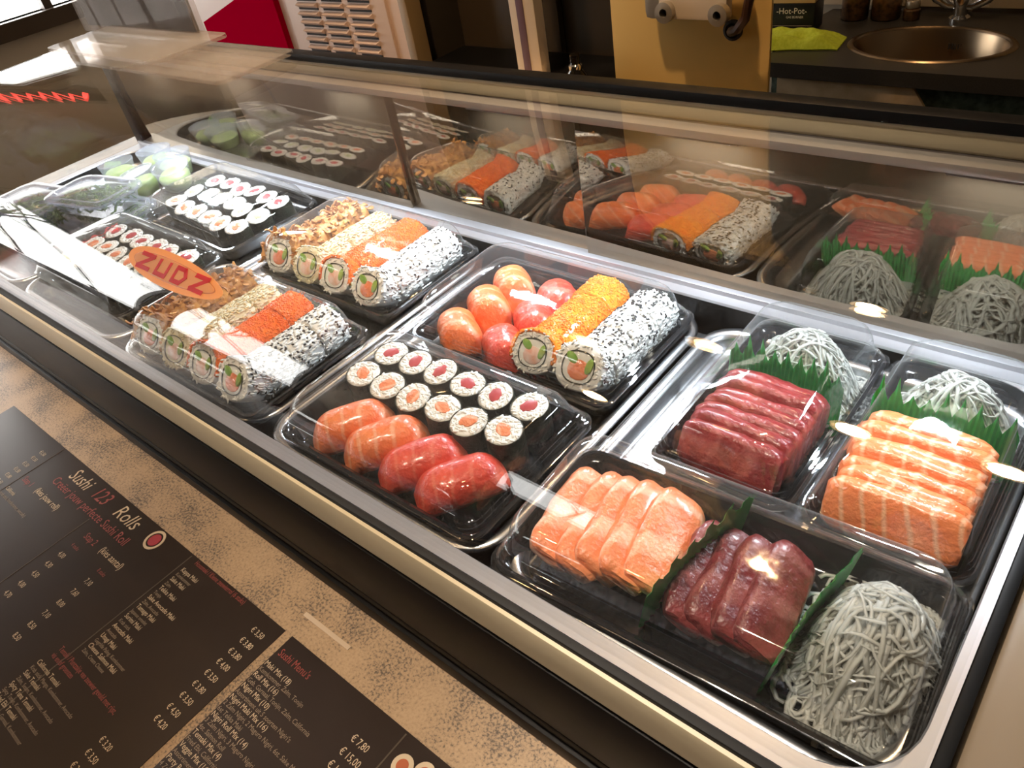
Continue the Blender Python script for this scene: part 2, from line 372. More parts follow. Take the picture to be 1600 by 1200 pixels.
# bare branches of a street tree close to the left window
def branch_tree(ys, sd, label, along='y'):
    mb = MB(); random.seed(sd)
    def grow(p, d, l, r, k):
        pts = [p]; q = Vector(p)
        for i in range(4):
            d = (d+Vector((rv(-.05, .05), rv(-.35, .35), rv(-.3, .3)))).normalized(); q = q+d*l/4; pts.append(q.copy())
        mb.tube(pts, r, 5, lambda t: 1-0.5*t)
        if k:
            for _ in range(3): grow(pts[random.choice((2, 3, 4))], (d+Vector((0, rv(-1, 1), rv(-.6, .9)))).normalized(), l*0.72, r*0.6, k-1)
    for y in ys: grow(Vector((-4.14, y, -0.12)), Vector((0, rv(-.3, .3), 1)), 0.75, 0.022, 3)
    o = part('street_tree', mb, BARK); random.seed(7)
    tag(o, label, 'tree')
    return o
BARK = pm('bark', (0.03, 0.025, 0.02), 0.8)
branch_tree((-2.6, -2.2, -1.5, -1.1, 0.2), 5, 'bare tree branches outside the bright end window')
o = branch_tree((-0.15, 0.2), 9, 'bare tree branches outside the bright shop window')
o.rotation_euler = (0, 0, PI/2); o.location = (-2.08, 0.98, 0.16)
# neon sign in the end window
ns = thing('neon_sign', 'red neon tube sign hung in the end window', 'sign', (-4.02, 1.12, 0.93))
mb = MB(); pts = [Vector((0, -0.30+0.04*i, (0.04 if i % 2 else -0.03)+0.01*math.sin(i*2.3))) for i in range(15)]
mb.tube(pts, 0.014, 8); part('tube', mb, neon_m, ns)
part('backing', MB().bbox(-0.05, -0.03, -0.36, 0.34, -0.07, 0.08, 0.005), black_matt, ns)
# ceiling downlights, plus unseen ones added as fill
def downlight(x, y, label, energy, ang=1.9, tilt=0.0, col=(1.0, 0.64, 0.34)):
    t = thing('ceiling_spotlight', label, 'lamp', (x, y, ZC), group='warm ceiling spotlights')
    mb = MB(); mb.loft([[(r*math.cos(a*PI/12), r*math.sin(a*PI/12), z) for a in range(24)] for r, z in ((0.055, 0.0), (0.055, -0.03), (0.045, -0.035), (0.038, -0.01))])
    part('housing', mb, chrome, t)
    mb = MB(); mb.loft([[(0.036*math.cos(a*PI/8), 0.036*math.sin(a*PI/8), z) for a in range(16)] for z in (-0.018, -0.012)], True, True)
    part('bulb', mb, spot_m, t)
    ld = bpy.data.lights.new('lamp_beam', 'SPOT'); ld.energy = energy*SPOT_POWER; ld.color = col; ld.spot_size = ang; ld.spot_blend = 0.8; ld.shadow_soft_size = 0.03
    lo = bpy.data.objects.new('lamp_beam', ld); COL.objects.link(lo); lo.parent = t; lo.location = (0, 0, -0.04); lo.rotation_euler = (tilt, 0, 0)
downlight(-0.34, 0.06, 'warm ceiling spotlight above the near end of the display case', 11.0, 0.62, 0.20, (1.0, 0.84, 0.66))
downlight(-0.06, 0.14, 'pale unseen fill spotlight added above the sashimi end of the case', 8.0, 0.36, 0.08, (1.0, 0.92, 0.82))  # added to brighten the daikon heap, no lamp seen here
downlight(-1.02, 0.06, 'warm unseen fill spotlight added above the far half of the display case', 9.0, 0.62, 0.20, (1.0, 0.84, 0.66))  # added fill for the front faces of the far food
downlight(-1.05, -0.55, 'warm unseen fill spotlight added above the customer side', 3.2)  # unseen lamp added to light the serving counter
downlight(-1.90, 1.47, 'warm ceiling spotlight behind the far end of the case', 3.0)
downlight(-1.88, 2.08, 'warm ceiling spotlight nearest the back wall', 2.0)
downlight(-0.45, 1.22, 'warm unseen fill spotlight added above the sink worktop', 6.0)  # unseen lamp added to light the worktop and its stone front
downlight(-3.45, 0.9, 'warm unseen fill spotlight added for washing the end window wall', 5.0)  # added wash for the wall that its own window leaves dim
downlight(-0.70, 0.40, 'warm unseen fill spotlight added above the rear bar of the case', 11.0, 0.95, 0.36)  # added to brighten the kitchen fronts behind the case
downlight(0.9, -0.9, 'warm unseen fill spotlight added behind the photographer', 3.0)  # added fill light for the counters, out of view

# ------------------------------------------------------------------ serving counter and menus
ct = thing('serving_counter', 'beige speckled laminate counter under the display case', 'counter', (0, 0, 0))
part('top', MB().bbox(-1.9, 1.2, -0.272, 0.75, -0.19, -0.15, 0.003), counter_m, ct)
part('edge_band', MB().bbox(-1.9, 1.2, -0.293, -0.2722, -0.192, -0.149, 0.004), pm('maroon_edging', (0.22, 0.008, 0.035), 0.3), ct)
part('carcass', MB().bbox(-1.85, 1.15, -0.25, 0.70, ZF, -0.19, 0.004), wall_paint, ct)
ZM = -0.1495
def text(name, body, x, y, size, mat, parent, sx=0.82, shear=0.0, line=None, space=1.0, z=0.0006, rz=0, align='LEFT'):
    cu = bpy.data.curves.new(name, 'FONT'); cu.body = body; cu.size = size; cu.shear = shear; cu.space_character = space; cu.align_x = align
    if line: cu.space_line = line
    cu.materials.append(mat); cu.resolution_u = 2
    o = bpy.data.objects.new(name, cu); COL.objects.link(o); o.parent = parent; o.location = (x, y, z); o.scale = (sx, 1, 1)
    o.rotation_euler = (0, 0, rz)
    return o
def rows(name, items, x, y0, dy, size, mat, parent, **k):
    for i, b in enumerate(items):
        if b: text(name, b, x, y0-dy*i, size, mat, parent, **k)
def menu(x0, x1, label):
    t = thing('menu_sheet', label, 'menu', (0, 0, ZM), group='laminated menus taped to the counter')
    part('sheet', MB().bbox(x0, x1, -0.262, 0.108, -0.0005, 0.0003, 0.0003), paper_brown, t)
    return t
ma_ = menu(-1.048, -0.454, 'wide dark brown menu sheet with a large cream and red heading')
for x in (-0.892, -0.603):
    part('seam', MB().box(x-0.0006, x+0.0006, -0.255, 0.106, 0.0003, 0.0005), paper_line, ma_)
part('seam', MB().box(-0.7496, -0.7484, -0.255, 0.07, 0.0003, 0.0005), paper_line, ma_)
text('title', 'Sushi', -0.839, 0.0865, 0.0225, ink_cream, ma_, sx=0.9, shear=0.25)
text('title_number', '123', -0.785, 0.087, 0.0225, ink_red, ma_, sx=0.9, shear=0.25)
text('title', 'Rolls', -0.734, 0.0875, 0.0225, ink_cream, ma_, sx=0.98, shear=0.25)
text('subtitle', 'Creëer jouw perfecte Sushi Roll', -0.849, 0.0715, 0.0145, ink_red, ma_, sx=0.90)
def ring_mesh(r0, r1, h, n=24):
    mb = MB(); mb.loft([[(r*math.cos(2*PI*i/n), r*math.sin(2*PI*i/n), z) for i in range(n)] for r, z in ((r0, 0), (r0, h), (r1, h), (r1, 0))] ); return mb
def disc_mesh(r, h, n=24):
    mb = MB(); mb.loft([[(q*math.cos(2*PI*i/n), q*math.sin(2*PI*i/n), z) for i in range(n)] for q, z in ((r, 0), (r, h))], True, True); return mb
part('logo_ring', ring_mesh(0.0115, 0.0088, 0.0005), ink_cream, ma_, loc=(-0.656, 0.095, 0.0003))
part('logo_disc', disc_mesh(0.0070, 0.0005), logo_red, ma_, loc=(-0.656, 0.095, 0.0003))
text('step_heading', 'Stap 1', -0.886, 0.0525, 0.0105, ink_red, ma_, sx=0.85)
text('step_note', '(kies jouw roll)', -0.852, 0.0530, 0.0105, ink_cream, ma_, sx=0.85)
text('step_heading', 'Stap 2', -0.730, 0.0535, 0.0105, ink_red, ma_, sx=0.85)
text('step_note', '(kies aantal)', -0.696, 0.0540, 0.0105, ink_cream, ma_, sx=0.85)
text('column_heading', '4 stuks', -0.731, 0.0405, 0.0060, ink_red, ma_)
text('column_heading', '8 stuks', -0.673, 0.0405, 0.0060, ink_red, ma_)
rows('price', ['4,00', '4,30', '4,50', '4,00', '4,70', '4,30'], -0.732, 0.0265, 0.0137, 0.0078, ink_cream, ma_)
rows('price', ['7,10', '7,60', '8,00', '7,10', '8,50', '8,50'], -0.672, 0.0265, 0.0140, 0.0078, ink_cream, ma_)
rows('price', ['€1,50', '€1,50', '€1,50', '€1,50', '€1,80', '€1,50'], -0.916, 0.0855, 0.0103, 0.0066, ink_cream, ma_)
rows('dish', ['California'], -0.890, 0.0350, 0.016, 0.0068, ink_cream, ma_)
rows('dish_note', ['(crab stick, komkommer, avocado)'], -0.890, 0.0275, 0.016, 0.0060, ink_grey, ma_)
text('heading', 'Hosomaki / Kleine zeewierrol (6 stuks)', -0.592, 0.1015, 0.0072, ink_red, ma_, sx=0.72)
mk = ['Kappa Maki', 'Sake Maki', 'Tekka Maki', 'Sake Avocado Maki', 'Tamago Maki', 'Surimi Maki', 'Avocado Maki', 'Unagi Maki', 'Cheese Salmon Maki']
mn = ['Komkommer', 'Zalm', 'Tonijn', 'Zalm, Avocado', 'Japanse omelet', 'Krab stick', 'Avocado', 'Gegrilde Paling, Komkommer', 'Zalm, Cream Cheese']
rows('dish', mk, -0.597, 0.0895, 0.01185, 0.0064, ink_cream, ma_, sx=0.90)
rows('dish_note', mn, -0.597, 0.0838, 0.01185, 0.0050, ink_grey, ma_, sx=0.9)
rows('price', ['€ 3,50', '€ 3,80', '€ 3,80', '€ 4,00', '€ 3,50', '€ 3,80', '€ 3,50', '€ 4,50', '€ 4,20'], -0.481, 0.0895, 0.01185, 0.0075, ink_cream, ma_)
text('heading', 'Temaki / Puntzakje van zeewier gevuld met rijst,', -0.617, -0.0235, 0.0072, ink_red, ma_, sx=0.74)
text('heading', 'vis en/of groenten', -0.617, -0.0305, 0.0072, ink_red, ma_, sx=0.74)
rows('dish', ['California Temaki', 'Sake Temaki', 'Spicy Tuna Temaki', 'Fried Ebi Temaki'], -0.622, -0.0415, 0.0122, 0.0064, ink_cream, ma_, sx=0.90)
rows('dish_note', ['Krab stick, Mango, Komkommer, Avocado', 'Zalm, Sesam, Komkommer, Avocado', 'Spicy Tonijn, Komkommer, Avocado', 'Gefrituurde Garnaal, Komkommer'], -0.622, -0.0475, 0.0122, 0.0052, ink_grey, ma_, sx=0.9)
rows('price', ['€ 3,20', '€ 3,50', '€ 3,50'], -0.503, -0.0415, 0.0120, 0.0075, ink_cream, ma_)
mb_ = menu(-0.4445, 0.15, 'dark brown menu sheet with printed maki pictures, nearest the camera')
text('heading', 'Sushi Menu\'s', -0.445+0.004, 0.0895, 0.0098, ink_red, mb_, sx=0.80)
rm_ = ['Maki Mix (18)', 'Roll Mix (16)', 'Nigiri Mix (10)', 'Nigiri Maki Mix (16)', '', 'Nigiri Roll Mix (14)', '', 'Temaki Mix (4)', 'Veggie Mix (16)', 'Party Box']
rn_ = ['Komkommer, Zalm, Tonijn', 'Geb. Garnaal, Tonijn, Zalm, California', 'Assortiment uit 5 soorten Nigiri\'s', '2 Zalm Nigiri, 2 Maguro Nigiri, 6st. Sake Maki', '6st Tekka Maki', '3 Zalm Nigiri, 3 Maguro Nigiri, 4st. Tuna Roll', '4st. Salmon Roll', 'Fried Ebi, California, Sake, Tuna', 'Assortiment uit 4 soorten', '4 Zalm Nigiri']
y = 0.0775
for a_, b_ in zip(rm_, rn_):
    if a_: text('dish', a_, -0.4435, y, 0.0066, ink_cream, mb_, sx=0.92); y -= 0.0058
    if b_: text('dish_note', b_, -0.4435, y, 0.0056, ink_grey, mb_, sx=0.94); y -= 0.0058
rows('price', ['€ 7,80', '€ 15,00', '€ 1'], -0.334, 0.078, 0.0115, 0.0082, ink_cream, mb_)
part('seam', MB().box(-0.302, -0.3008, -0.255, 0.106, 0.0003, 0.0005), paper_line, mb_)
for (x, y) in ((-0.287, 0.088), (-0.270, 0.093), (-0.278, 0.074)):
    part('printed_roll', disc_mesh(0.0085, 0.0004), ink_cream, mb_, loc=(x, y, 0.0003))
    part('printed_filling', disc_mesh(0.0048, 0.0006), pm('print_salmon', (0.5, 0.12, 0.04), 0.5), mb_, loc=(x, y, 0.0003))
tp = part('tape_strip', MB().bbox(-0.475, -0.415, -0.002, 0.002, -0.0004, 0.0003, 0.0002), pm('tape_white', (0.62, 0.5, 0.38), 0.35), loc=(0.022, 0.1285, -0.1494), rot=(0, 0, 0.0))
tag(tp, 'pale strip of old tape stuck to the counter above the menus', 'tape')

# ------------------------------------------------------------------ the display case
CX0, CX1 = -1.315, 0.0
dc = thing('display_case', 'long refrigerated sushi display case with curved glass', 'display case', (0, 0, -0.15))
def cp(name, mb, mat, **k):
    o = part(name, mb, mat, dc, **k); o.location = (0, 0, 0.15); return o
pl = MB(); pl.bbox(CX0-0.03, CX1+0.05, 0.166, 0.56, -0.150, -0.038, 0.004)
base = cp('base', pl, black_plastic)
for z0, z1, yy in ((-0.150, -0.133, 0.159), (-0.131, -0.121, 0.162), (-0.118, -0.040, 0.1615)):
    part('ridge', MB().bbox(CX0-0.03, CX1+0.05, yy, 0.168, z0, z1, 0.0015), black_plastic, base)
cp('front_strip', MB().bbox(CX0-0.03, CX1+0.012, 0.1625, 0.175, -0.0385, -0.004, 0.003), cream)
cp('gasket', MB().bbox(CX0-0.02, CX1+0.006, 0.1655, 0.176, -0.006, 0.0002, 0.001), black_matt)
# stainless surround with a rounded opening
lin = MB()
def ringxy(x0, x1, y0, y1, r, z): return rrect(x1-x0, y1-y0, r, z, 8, (x0+x1)/2, (y0+y1)/2)
lin.loft([ringxy(CX0, -0.0005, 0.1705, 0.518, 0.002, 0.0), ringxy(CX0, -0.0005, 0.1705, 0.518, 0.002, 0.0015),
          ringxy(CX0+0.012, -0.0065, 0.1815, 0.503, 0.045, 0.0015), ringxy(CX0+0.013, -0.0075, 0.1825, 0.502, 0.045, 0.0), ringxy(CX0+0.013, -0.0075, 0.1825, 0.502, 0.045, -0.012)])
cp('surround', lin, steel_dull)
well = MB(); well.loft([ringxy(CX0+0.0132, -0.0077, 0.1827, 0.5018, 0.045, -0.0005), ringxy(CX0+0.0135, -0.008, 0.183, 0.5015, 0.045, -0.036)], False, True)
cp('well', well, black_matt)
# curved glass
def bez(t, P): return [(1-t)**3*P[0][k]+3*(1-t)**2*t*P[1][k]+3*(1-t)*t*t*P[2][k]+t**3*P[3][k] for k in (0, 1)]
prof = [bez(i/28, [(.1705, 0.001), (.178, .085), (.235, .158), (.36, .164)]) for i in range(29)]+[[.44, .166], [.5165, .1675]]
def off(pr, d):
    o = []
    for i, p in enumerate(pr):
        a = pr[max(0, i-1)]; b = pr[min(len(pr)-1, i+1)]; t = Vector((b[0]-a[0], b[1]-a[1])).normalized()
        o.append([p[0]+t.y*d, p[1]-t.x*d])
    return o
def curved(x0, x1, name, th=0.004):
    inner = off(prof, th); loop = prof+inner[::-1]
    mb = MB(); mb.loft([[(x, p[0], p[1]) for p in loop] for x in (x0, x1)], False, False)
    n = len(prof)
    return mb
cp('front_glass', curved(CX0+0.001, -0.002, 'g'), glass, smooth=50)
# end panels: glass plus black edge strips following the profile
def end_panel(x0, x1):
    pts = prof+[[.517, 0.001]]; mb = MB(); mb.loft([[(x, p[0], p[1]) for p in pts] for x in (x0, x1)], True, True); return mb
cp('end_glass', end_panel(CX0-0.005, CX0), glass, smooth=50)
ew = MB(); ew.loft([[(x, p[0], p[1]) for p in prof[:-1]+off(prof, 0.005)[:-1][::-1]] for x in (CX0-0.005, CX0+0.002)], True, True)
cp('end_trim', ew, black_plastic)
cp('end_strip', MB().bbox(-0.0005, 0.0065, 0.160, 0.535, -0.05, 0.0, 0.001), black_plastic)
cp('end_cap', MB().bbox(0.0068, 0.075, 0.165, 0.55, -0.15, -0.006, 0.01), beige_cap)
# rear bar
cp('rear_bar', MB().bbox(CX0-0.01, 0.05, 0.5185, 0.530, 0.1505, 0.1655, 0.002), cream)
cp('top_trim', MB().bbox(CX0-0.01, 0.05, 0.5165, 0.531, 0.1657, 0.1738, 0.0015), black_plastic)
cp('door_track', MB().bbox(CX0, 0.0, 0.512, 0.530, 0.1405, 0.1503, 0.001), pm('grey_track', (0.10, 0.085, 0.085), 0.5))
cp('lower_track', MB().bbox(CX0, 0.0, 0.513, 0.530, -0.003, 0.006, 0.001), steel_dull)
cp('rear_post', MB().bbox(CX0-0.01, CX0+0.012, 0.516, 0.531, 0.0, 0.15, 0.002), black_plastic)
cp('rear_post', MB().bbox(0.0, 0.02, 0.516, 0.531, 0.0, 0.15, 0.002), black_plastic)
for i, (x0, x1, y) in enumerate(((-1.30, -0.66, 0.5195), (-0.68, -0.395, 0.5245), (-0.41, -0.001, 0.5195))):
    cp('sliding_door', MB().bbox(x0, x1, y, y+0.0035, 0.005, 0.142, 0.0006), door_glass)
ls = cp('light_rail', MB().bbox(CX0+0.02, -0.02, 0.4985, 0.5125, 0.146, 0.1525, 0.001), pm('white_rail', (0.30, 0.28, 0.27), 0.5))
rail_grey = pm('rail_face', (0.13, 0.115, 0.115), 0.5)
for x in (-1.165, -0.95, -0.72, -0.485, -0.28, -0.072):
    mb = MB().box(-0.034, 0.034, -0.0060, 0.0060, -0.0012, 0.0012); mb.mi[0] = 1      # only the lens under the module shines
    part('light_module', mb, [rail_grey, led_m], ls, smooth=False, loc=(x, 0.5050, 0.1438), rot=(math.radians(-20), 0, 0))

# a sign's reflection, painted as a flat oval on the glass
def gl_at(s):  # point and frame on the glass profile, s = index (float)
    i = int(s); f = s-i; a = prof[i]; b = prof[i+1]; return (a[0]+(b[0]-a[0])*f, a[1]+(b[1]-a[1])*f)
PL = [0]
for i in range(1, len(prof)): PL.append(PL[-1]+math.hypot(prof[i][0]-prof[i-1][0], prof[i][1]-prof[i-1][1]))
def on_glass(x, s, h):
    for i in range(len(PL)-1):
        if PL[i+1] >= s:
            f = (s-PL[i])/(PL[i+1]-PL[i]); a = prof[i]; b = prof[i+1]
            t = Vector((b[0]-a[0], b[1]-a[1])).normalized()
            return (x, a[0]+(b[0]-a[0])*f-t.y*h, a[1]+(b[1]-a[1])*f+t.x*h)
def arc_s(z):
    for i in range(len(prof)-1):
        if prof[i+1][1] >= z: f = (z-prof[i][1])/(prof[i+1][1]-prof[i][1]); return PL[i]+f*(PL[i+1]-PL[i])
st = thing('oval_reflection', 'painted reflection of an orange oval sign with red letters on the curved glass', 'reflection', (-0.608, 0.214, 0.105))
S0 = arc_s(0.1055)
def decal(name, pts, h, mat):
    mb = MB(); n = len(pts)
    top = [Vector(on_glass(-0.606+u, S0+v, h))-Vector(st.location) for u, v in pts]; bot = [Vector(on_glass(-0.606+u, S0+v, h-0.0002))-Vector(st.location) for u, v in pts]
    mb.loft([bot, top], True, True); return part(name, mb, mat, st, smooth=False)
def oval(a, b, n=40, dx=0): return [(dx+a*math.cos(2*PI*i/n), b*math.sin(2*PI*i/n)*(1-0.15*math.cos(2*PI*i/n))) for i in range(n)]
decal('face', oval(0.076, 0.0150), 0.0004, reflect_o)
decal('line', oval(0.066, 0.0098), 0.0006, pm('reflection_line', (0.55, 0.16, 0.02), 0.4))
decal('inner_face', oval(0.0645, 0.0090), 0.0008, reflect_i)
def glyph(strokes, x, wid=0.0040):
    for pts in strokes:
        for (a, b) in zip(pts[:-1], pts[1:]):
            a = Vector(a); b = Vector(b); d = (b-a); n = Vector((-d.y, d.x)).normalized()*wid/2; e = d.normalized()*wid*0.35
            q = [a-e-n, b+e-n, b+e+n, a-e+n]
            decal('letter', [(x+p.x+p.y*0.5, p.y) for p in q], 0.0010, reflect_r)
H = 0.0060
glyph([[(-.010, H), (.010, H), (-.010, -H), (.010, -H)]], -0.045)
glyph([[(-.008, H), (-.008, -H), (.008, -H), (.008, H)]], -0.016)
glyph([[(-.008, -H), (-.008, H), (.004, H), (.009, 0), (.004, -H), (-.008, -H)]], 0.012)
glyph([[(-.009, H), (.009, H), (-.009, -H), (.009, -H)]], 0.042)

# ------------------------------------------------------------------ steel pans
def pan(x0, x1, y0, y1, label):
    W, D = x1-x0, y1-y0
    t = thing('steel_pan', label, 'tray', ((x0+x1)/2, (y0+y1)/2, -0.030), group='stainless pans in the case')
    mb = MB(); r = 0.034
    prf = [(0.0, 0.0115, 0), (0.0, 0.0135, 0), (0.0015, 0.015, 0), (0.006, 0.0155, 0), (0.009, 0.0140, 0), (0.011, 0.011, 0), (0.0135, 0.005, 0), (0.017, 0.0028, 0), (0.026, 0.0020, 0)]
    mb.loft([rrect(W-2*i, D-2*i, max(0.004, r-i*0.8), z, 8) for i, z, _ in prf], False, True)
    part('body', mb, steel, t, smooth=60, fix=False)
    return t
PANS = [(-0.2625, -0.0085), (-0.523, -0.266), (-0.786, -0.527), (-1.046, -0.790), (-1.300, -1.050)]
PL_ = ['steel pan nearest the camera, holding the sashimi boxes', 'steel pan holding the nigiri boxes beside the sashimi pan', 'steel pan in the middle holding two crispy onion roll boxes', 'steel pan holding two boxes of small maki', 'farthest steel pan under the seaweed tubs']
for (x0, x1), l in zip(PANS, PL_): pan(x0, x1, 0.187, 0.500, l)

# ------------------------------------------------------------------ plastic boxes
ZB = -0.0275     # pan floor
ZR = ZB+0.0215   # box rim height
ZFL = ZB+0.0035  # inside floor of a box
def food_box(cx, cy, w_, d_, rot, label, lidh=0.042, group='black sushi boxes with clear lids'):
    t = thing('sushi_box', label, 'food box', (cx, cy, ZB), (0, 0, rot), group)
    mb = MB()
    pr = [(0.010, 0.0005, 0.010), (0.007, 0.0035, 0.011), (0.0045, 0.016, 0.012), (0.0015, 0.0175, 0.013), (0.0, 0.0195, 0.013), (0.0, 0.0215, 0.013), (0.0025, 0.0215, 0.012), (0.004, 0.019, 0.011), (0.0065, 0.0175, 0.011), (0.009, 0.0045, 0.010), (0.012, 0.0025, 0.009)]
    mb.loft([rrect(w_-2*i, d_-2*i, r, z, 5) for i, z, r in pr], True, True)
    part('tray', mb, black_tray, t, smooth=50, fix=True)
    mb = MB(); h = lidh
    pr = [(-0.0020, 0.0180, 0.014), (-0.0020, 0.0225, 0.014), (0.0012, 0.0232, 0.013), (0.0022, 0.0240, 0.013), (0.0012, 0.0256, 0.013), (0.0034, 0.0266, 0.013), (0.0026, 0.0284, 0.013), (0.0050, 0.0294, 0.013), (0.0042, 0.0312, 0.013), (0.0066, 0.0322, 0.013), (0.0072, 0.0340, 0.013),
          (0.0096, 0.0215+h*0.70, 0.014), (0.0112, 0.0215+h*0.86, 0.016), (0.0140, 0.0215+h*0.96, 0.018), (0.0175, 0.0215+h, 0.020), (0.0205, 0.0215+h*1.01, 0.020)]
    rg = [rrect(w_-2*i, d_-2*i, r, z, 6) for i, z, r in pr]
    k0, k1 = w_-0.041, d_-0.041
    for q in (0.88, 0.75, 0.62, 0.5, 0.38, 0.25, 0.12, 0.03):
        rg.append([(x, y, 0.0215+h*1.01+0.0034*(1-q*q)) for x, y, z in rrect(k0*q, k1*q, 0.020*q, 0, 6)])
    mb.loft(rg, False, True)
    part('lid', mb, lid_mat, t, smooth=55, fix=False)
    return t
BX = dict(maki=(-0.386, 0.2635), nig=(-0.385, 0.417), c1=(-0.641, 0.2600), c2=(-0.643, 0.424), m2=(-0.934, 0.436), m1=(-0.930, 0.283))
food_box(*BX['maki'], 0.222, 0.142, 0.0, 'black box of twelve small maki and four nigiri under a clear lid', 0.030)
food_box(*BX['nig'], 0.222, 0.142, 0.0, 'black box of six nigiri and two uramaki rolls under a clear lid', 0.036)
food_box(*BX['c1'], 0.220, 0.142, 0.0, 'black box of four mixed uramaki rolls next to the front rail', 0.036)
food_box(*BX['c2'], 0.220, 0.142, 0.0, 'black box of four mixed uramaki rolls next to the rear doors', 0.036)
food_box(*BX['m2'], 0.222, 0.140, -0.05, 'black box of small maki in three rows next to the green cups', 0.028)
food_box(*BX['m1'], 0.222, 0.142, 0.0, 'black box of small maki next to the front rail at the far end', 0.028)
food_box(-0.134, 0.2530, 0.252, 0.122, 0.045, 'black sashimi box of salmon, tuna and shredded daikon next to the front rail', 0.036)
food_box(-0.1700, 0.411, 0.104, 0.184, 0.0, 'narrow black box of dark red tuna slices with daikon', 0.038)
food_box(-0.0630, 0.411, 0.100, 0.184, 0.0, 'narrow black box of orange salmon slices with daikon', 0.038)

# ------------------------------------------------------------------ small maki
def blob(rx, ry, h, seed, amp=0.3, n=16):
    """irregular upright plug for a filling"""
    mb = MB(); rings = []
    for z, s in ((0, 1), (h*0.9, 1), (h, 0.88), (h*1.02, 0.5)):
        rings.append([(rx*s*math.cos(2*PI*i/n)*(1+amp*noise.noise((math.cos(2*PI*i/n)*2+seed, math.sin(2*PI*i/n)*2, seed))), ry*s*math.sin(2*PI*i/n)*(1+amp*2*noise.noise((math.sin(2*PI*i/n)*2, seed, 3))), z) for i in range(n)])
    mb.loft(rings, True, True); return mb
def grain(mb, p, ax, up, l=0.0027, r=0.00105):
    ax = Vector(ax).normalized(); u = Vector(up); u = (u-ax*u.dot(ax))
    if u.length < 1e-4: u = ax.orthogonal()
    u.normalize(); s_ = ax.cross(u)
    rot = Matrix((s_, u, ax)).transposed()
    k = rv(0.85, 1.15); mb.ellip(p, r*k, r*k*0.9, l*k, rot, 6, 3)
def maki_rice(R, h, seed):
    random.seed(seed); mb = MB(); n = 20
    mb.loft([[(R*s*math.cos(2*PI*i/n), R*s*math.sin(2*PI*i/n), z) for i in range(n)] for s, z in ((0.96, 0.0005), (0.96, h-0.0012), (0.85, h-0.0004), (0.3, h-0.0004))], True, True)
    for k in range(96):
        a = rv(0, 2*PI); rr = R*math.sqrt(rv(0.14, 0.74)); t = a+rv(-1.2, 1.2)+PI/2
        p = (rr*math.cos(a), rr*math.sin(a), h-0.0008+rv(-0.0003, 0.0004))
        grain(mb, p, (math.cos(t), math.sin(t), rv(-0.15, 0.15)), (0, 0, 1), 0.0027, 0.0012)
    return mb.mesh('rice', rice, True)
def maki_nori(R, h, seed):
    mb = MB(); n = 28; rings = []
    for z in (0, h*0.33, h*0.66, h-0.0006, h-0.0006, h*0.5):
        k = len(rings); s = 1.0 if k < 4 else 0.965
        rings.append([(R*s*(1+0.018*noise.noise((math.cos(2*PI*i/n)*2, math.sin(2*PI*i/n)*2, z*60+seed)))*math.cos(2*PI*i/n), R*s*(1+0.018*noise.noise((math.cos(2*PI*i/n)*2, math.sin(2*PI*i/n)*2, z*60+seed)))*math.sin(2*PI*i/n), z+(0.0006*noise.noise((i*0.7, seed, 0)) if k >= 3 else 0)) for i in range(n)])
    mb.loft(rings); return mb.mesh('nori_wrap', nori, 40)
MR, MH = 0.0157, 0.030
RICE = [maki_rice(MR, MH, 100+i) for i in range(4)]
NORI = [maki_nori(MR, MH, i) for i in range(3)]
tuna_fill = pm('tuna_filling', (0.50, 0.06, 0.07), 0.35, base2=(0.40, 0.04, 0.05), vscale=200)
FILL = {'salmon': [blob(0.0084, 0.0064, MH+0.0004, i).mesh('filling', salmon_pale, 40) for i in range(3)],
        'tuna': [blob(0.0080, 0.0064, MH+0.0004, 9+i, 0.35).mesh('filling', tuna_fill, 40) for i in range(3)],
        'cucumber': [blob(0.0070, 0.0062, MH+0.0003, 5+i, 0.15).mesh('filling', cucumber, 40) for i in range(2)]}
random.seed(21)
def maki(x, y, kind, label, group, tilt=0.10, z=None, sc_=1.0):
    t = thing('small_maki', label, 'maki', (x, y, ZFL-0.0005 if z is None else z), (0.10+rv(-tilt, tilt), 0.08+rv(-tilt, tilt), rv(0, 6.28)), group)
    t.rotation_mode = 'ZYX'
    t.scale = (sc_*1.0, sc_*rv(0.94, 1.0), sc_)
    link('rice', random.choice(RICE), t); link('nori_wrap', random.choice(NORI), t); link('filling', random.choice(FILL[kind]), t)
tu = [(-0.476, .310), (-0.446, .311), (-0.416, .314), (-0.384, .311), (-0.353, .313), (-0.322, .315)]
sa = [(-0.478, .2775), (-0.446, .2775), (-0.414, .279), (-0.383, .279), (-0.352, .279), (-0.322, .2835)]
for i, (x, y) in enumerate(tu): maki(x, y, 'tuna', '%s tuna maki from the far end in the box with four nigiri' % ORD[i].capitalize(), 'maki in the box with four nigiri', 0.05)
for i, (x, y) in enumerate(sa): maki(x, y, 'salmon', '%s salmon maki from the far end in the box with four nigiri' % ORD[i].capitalize(), 'maki in the box with four nigiri', 0.05)
for r_, (kd, yy) in enumerate((('salmon', 0.403), ('cucumber', 0.438), ('tuna', 0.472))):
    for i in range(6):
        maki(-1.014+i*0.0322+rv(-.001, .001), yy-0.05*(i-2.5)*0.0325+rv(-.002, .002), kd, '%s %s maki from the far end in the box beside the green cups' % (ORD[i].capitalize(), kd), 'maki in the box beside the green cups')
for r_, (kd, yy) in enumerate((('cucumber', 0.256), ('salmon', 0.289), ('tuna', 0.322))):
    for i in range(6):
        maki(-1.012+i*0.0325+rv(-.001, .001), yy+rv(-.002, .002), kd, '%s %s maki from the far end, far box by the front rail' % (ORD[i].capitalize(), kd), 'maki in the far box next to the front rail')

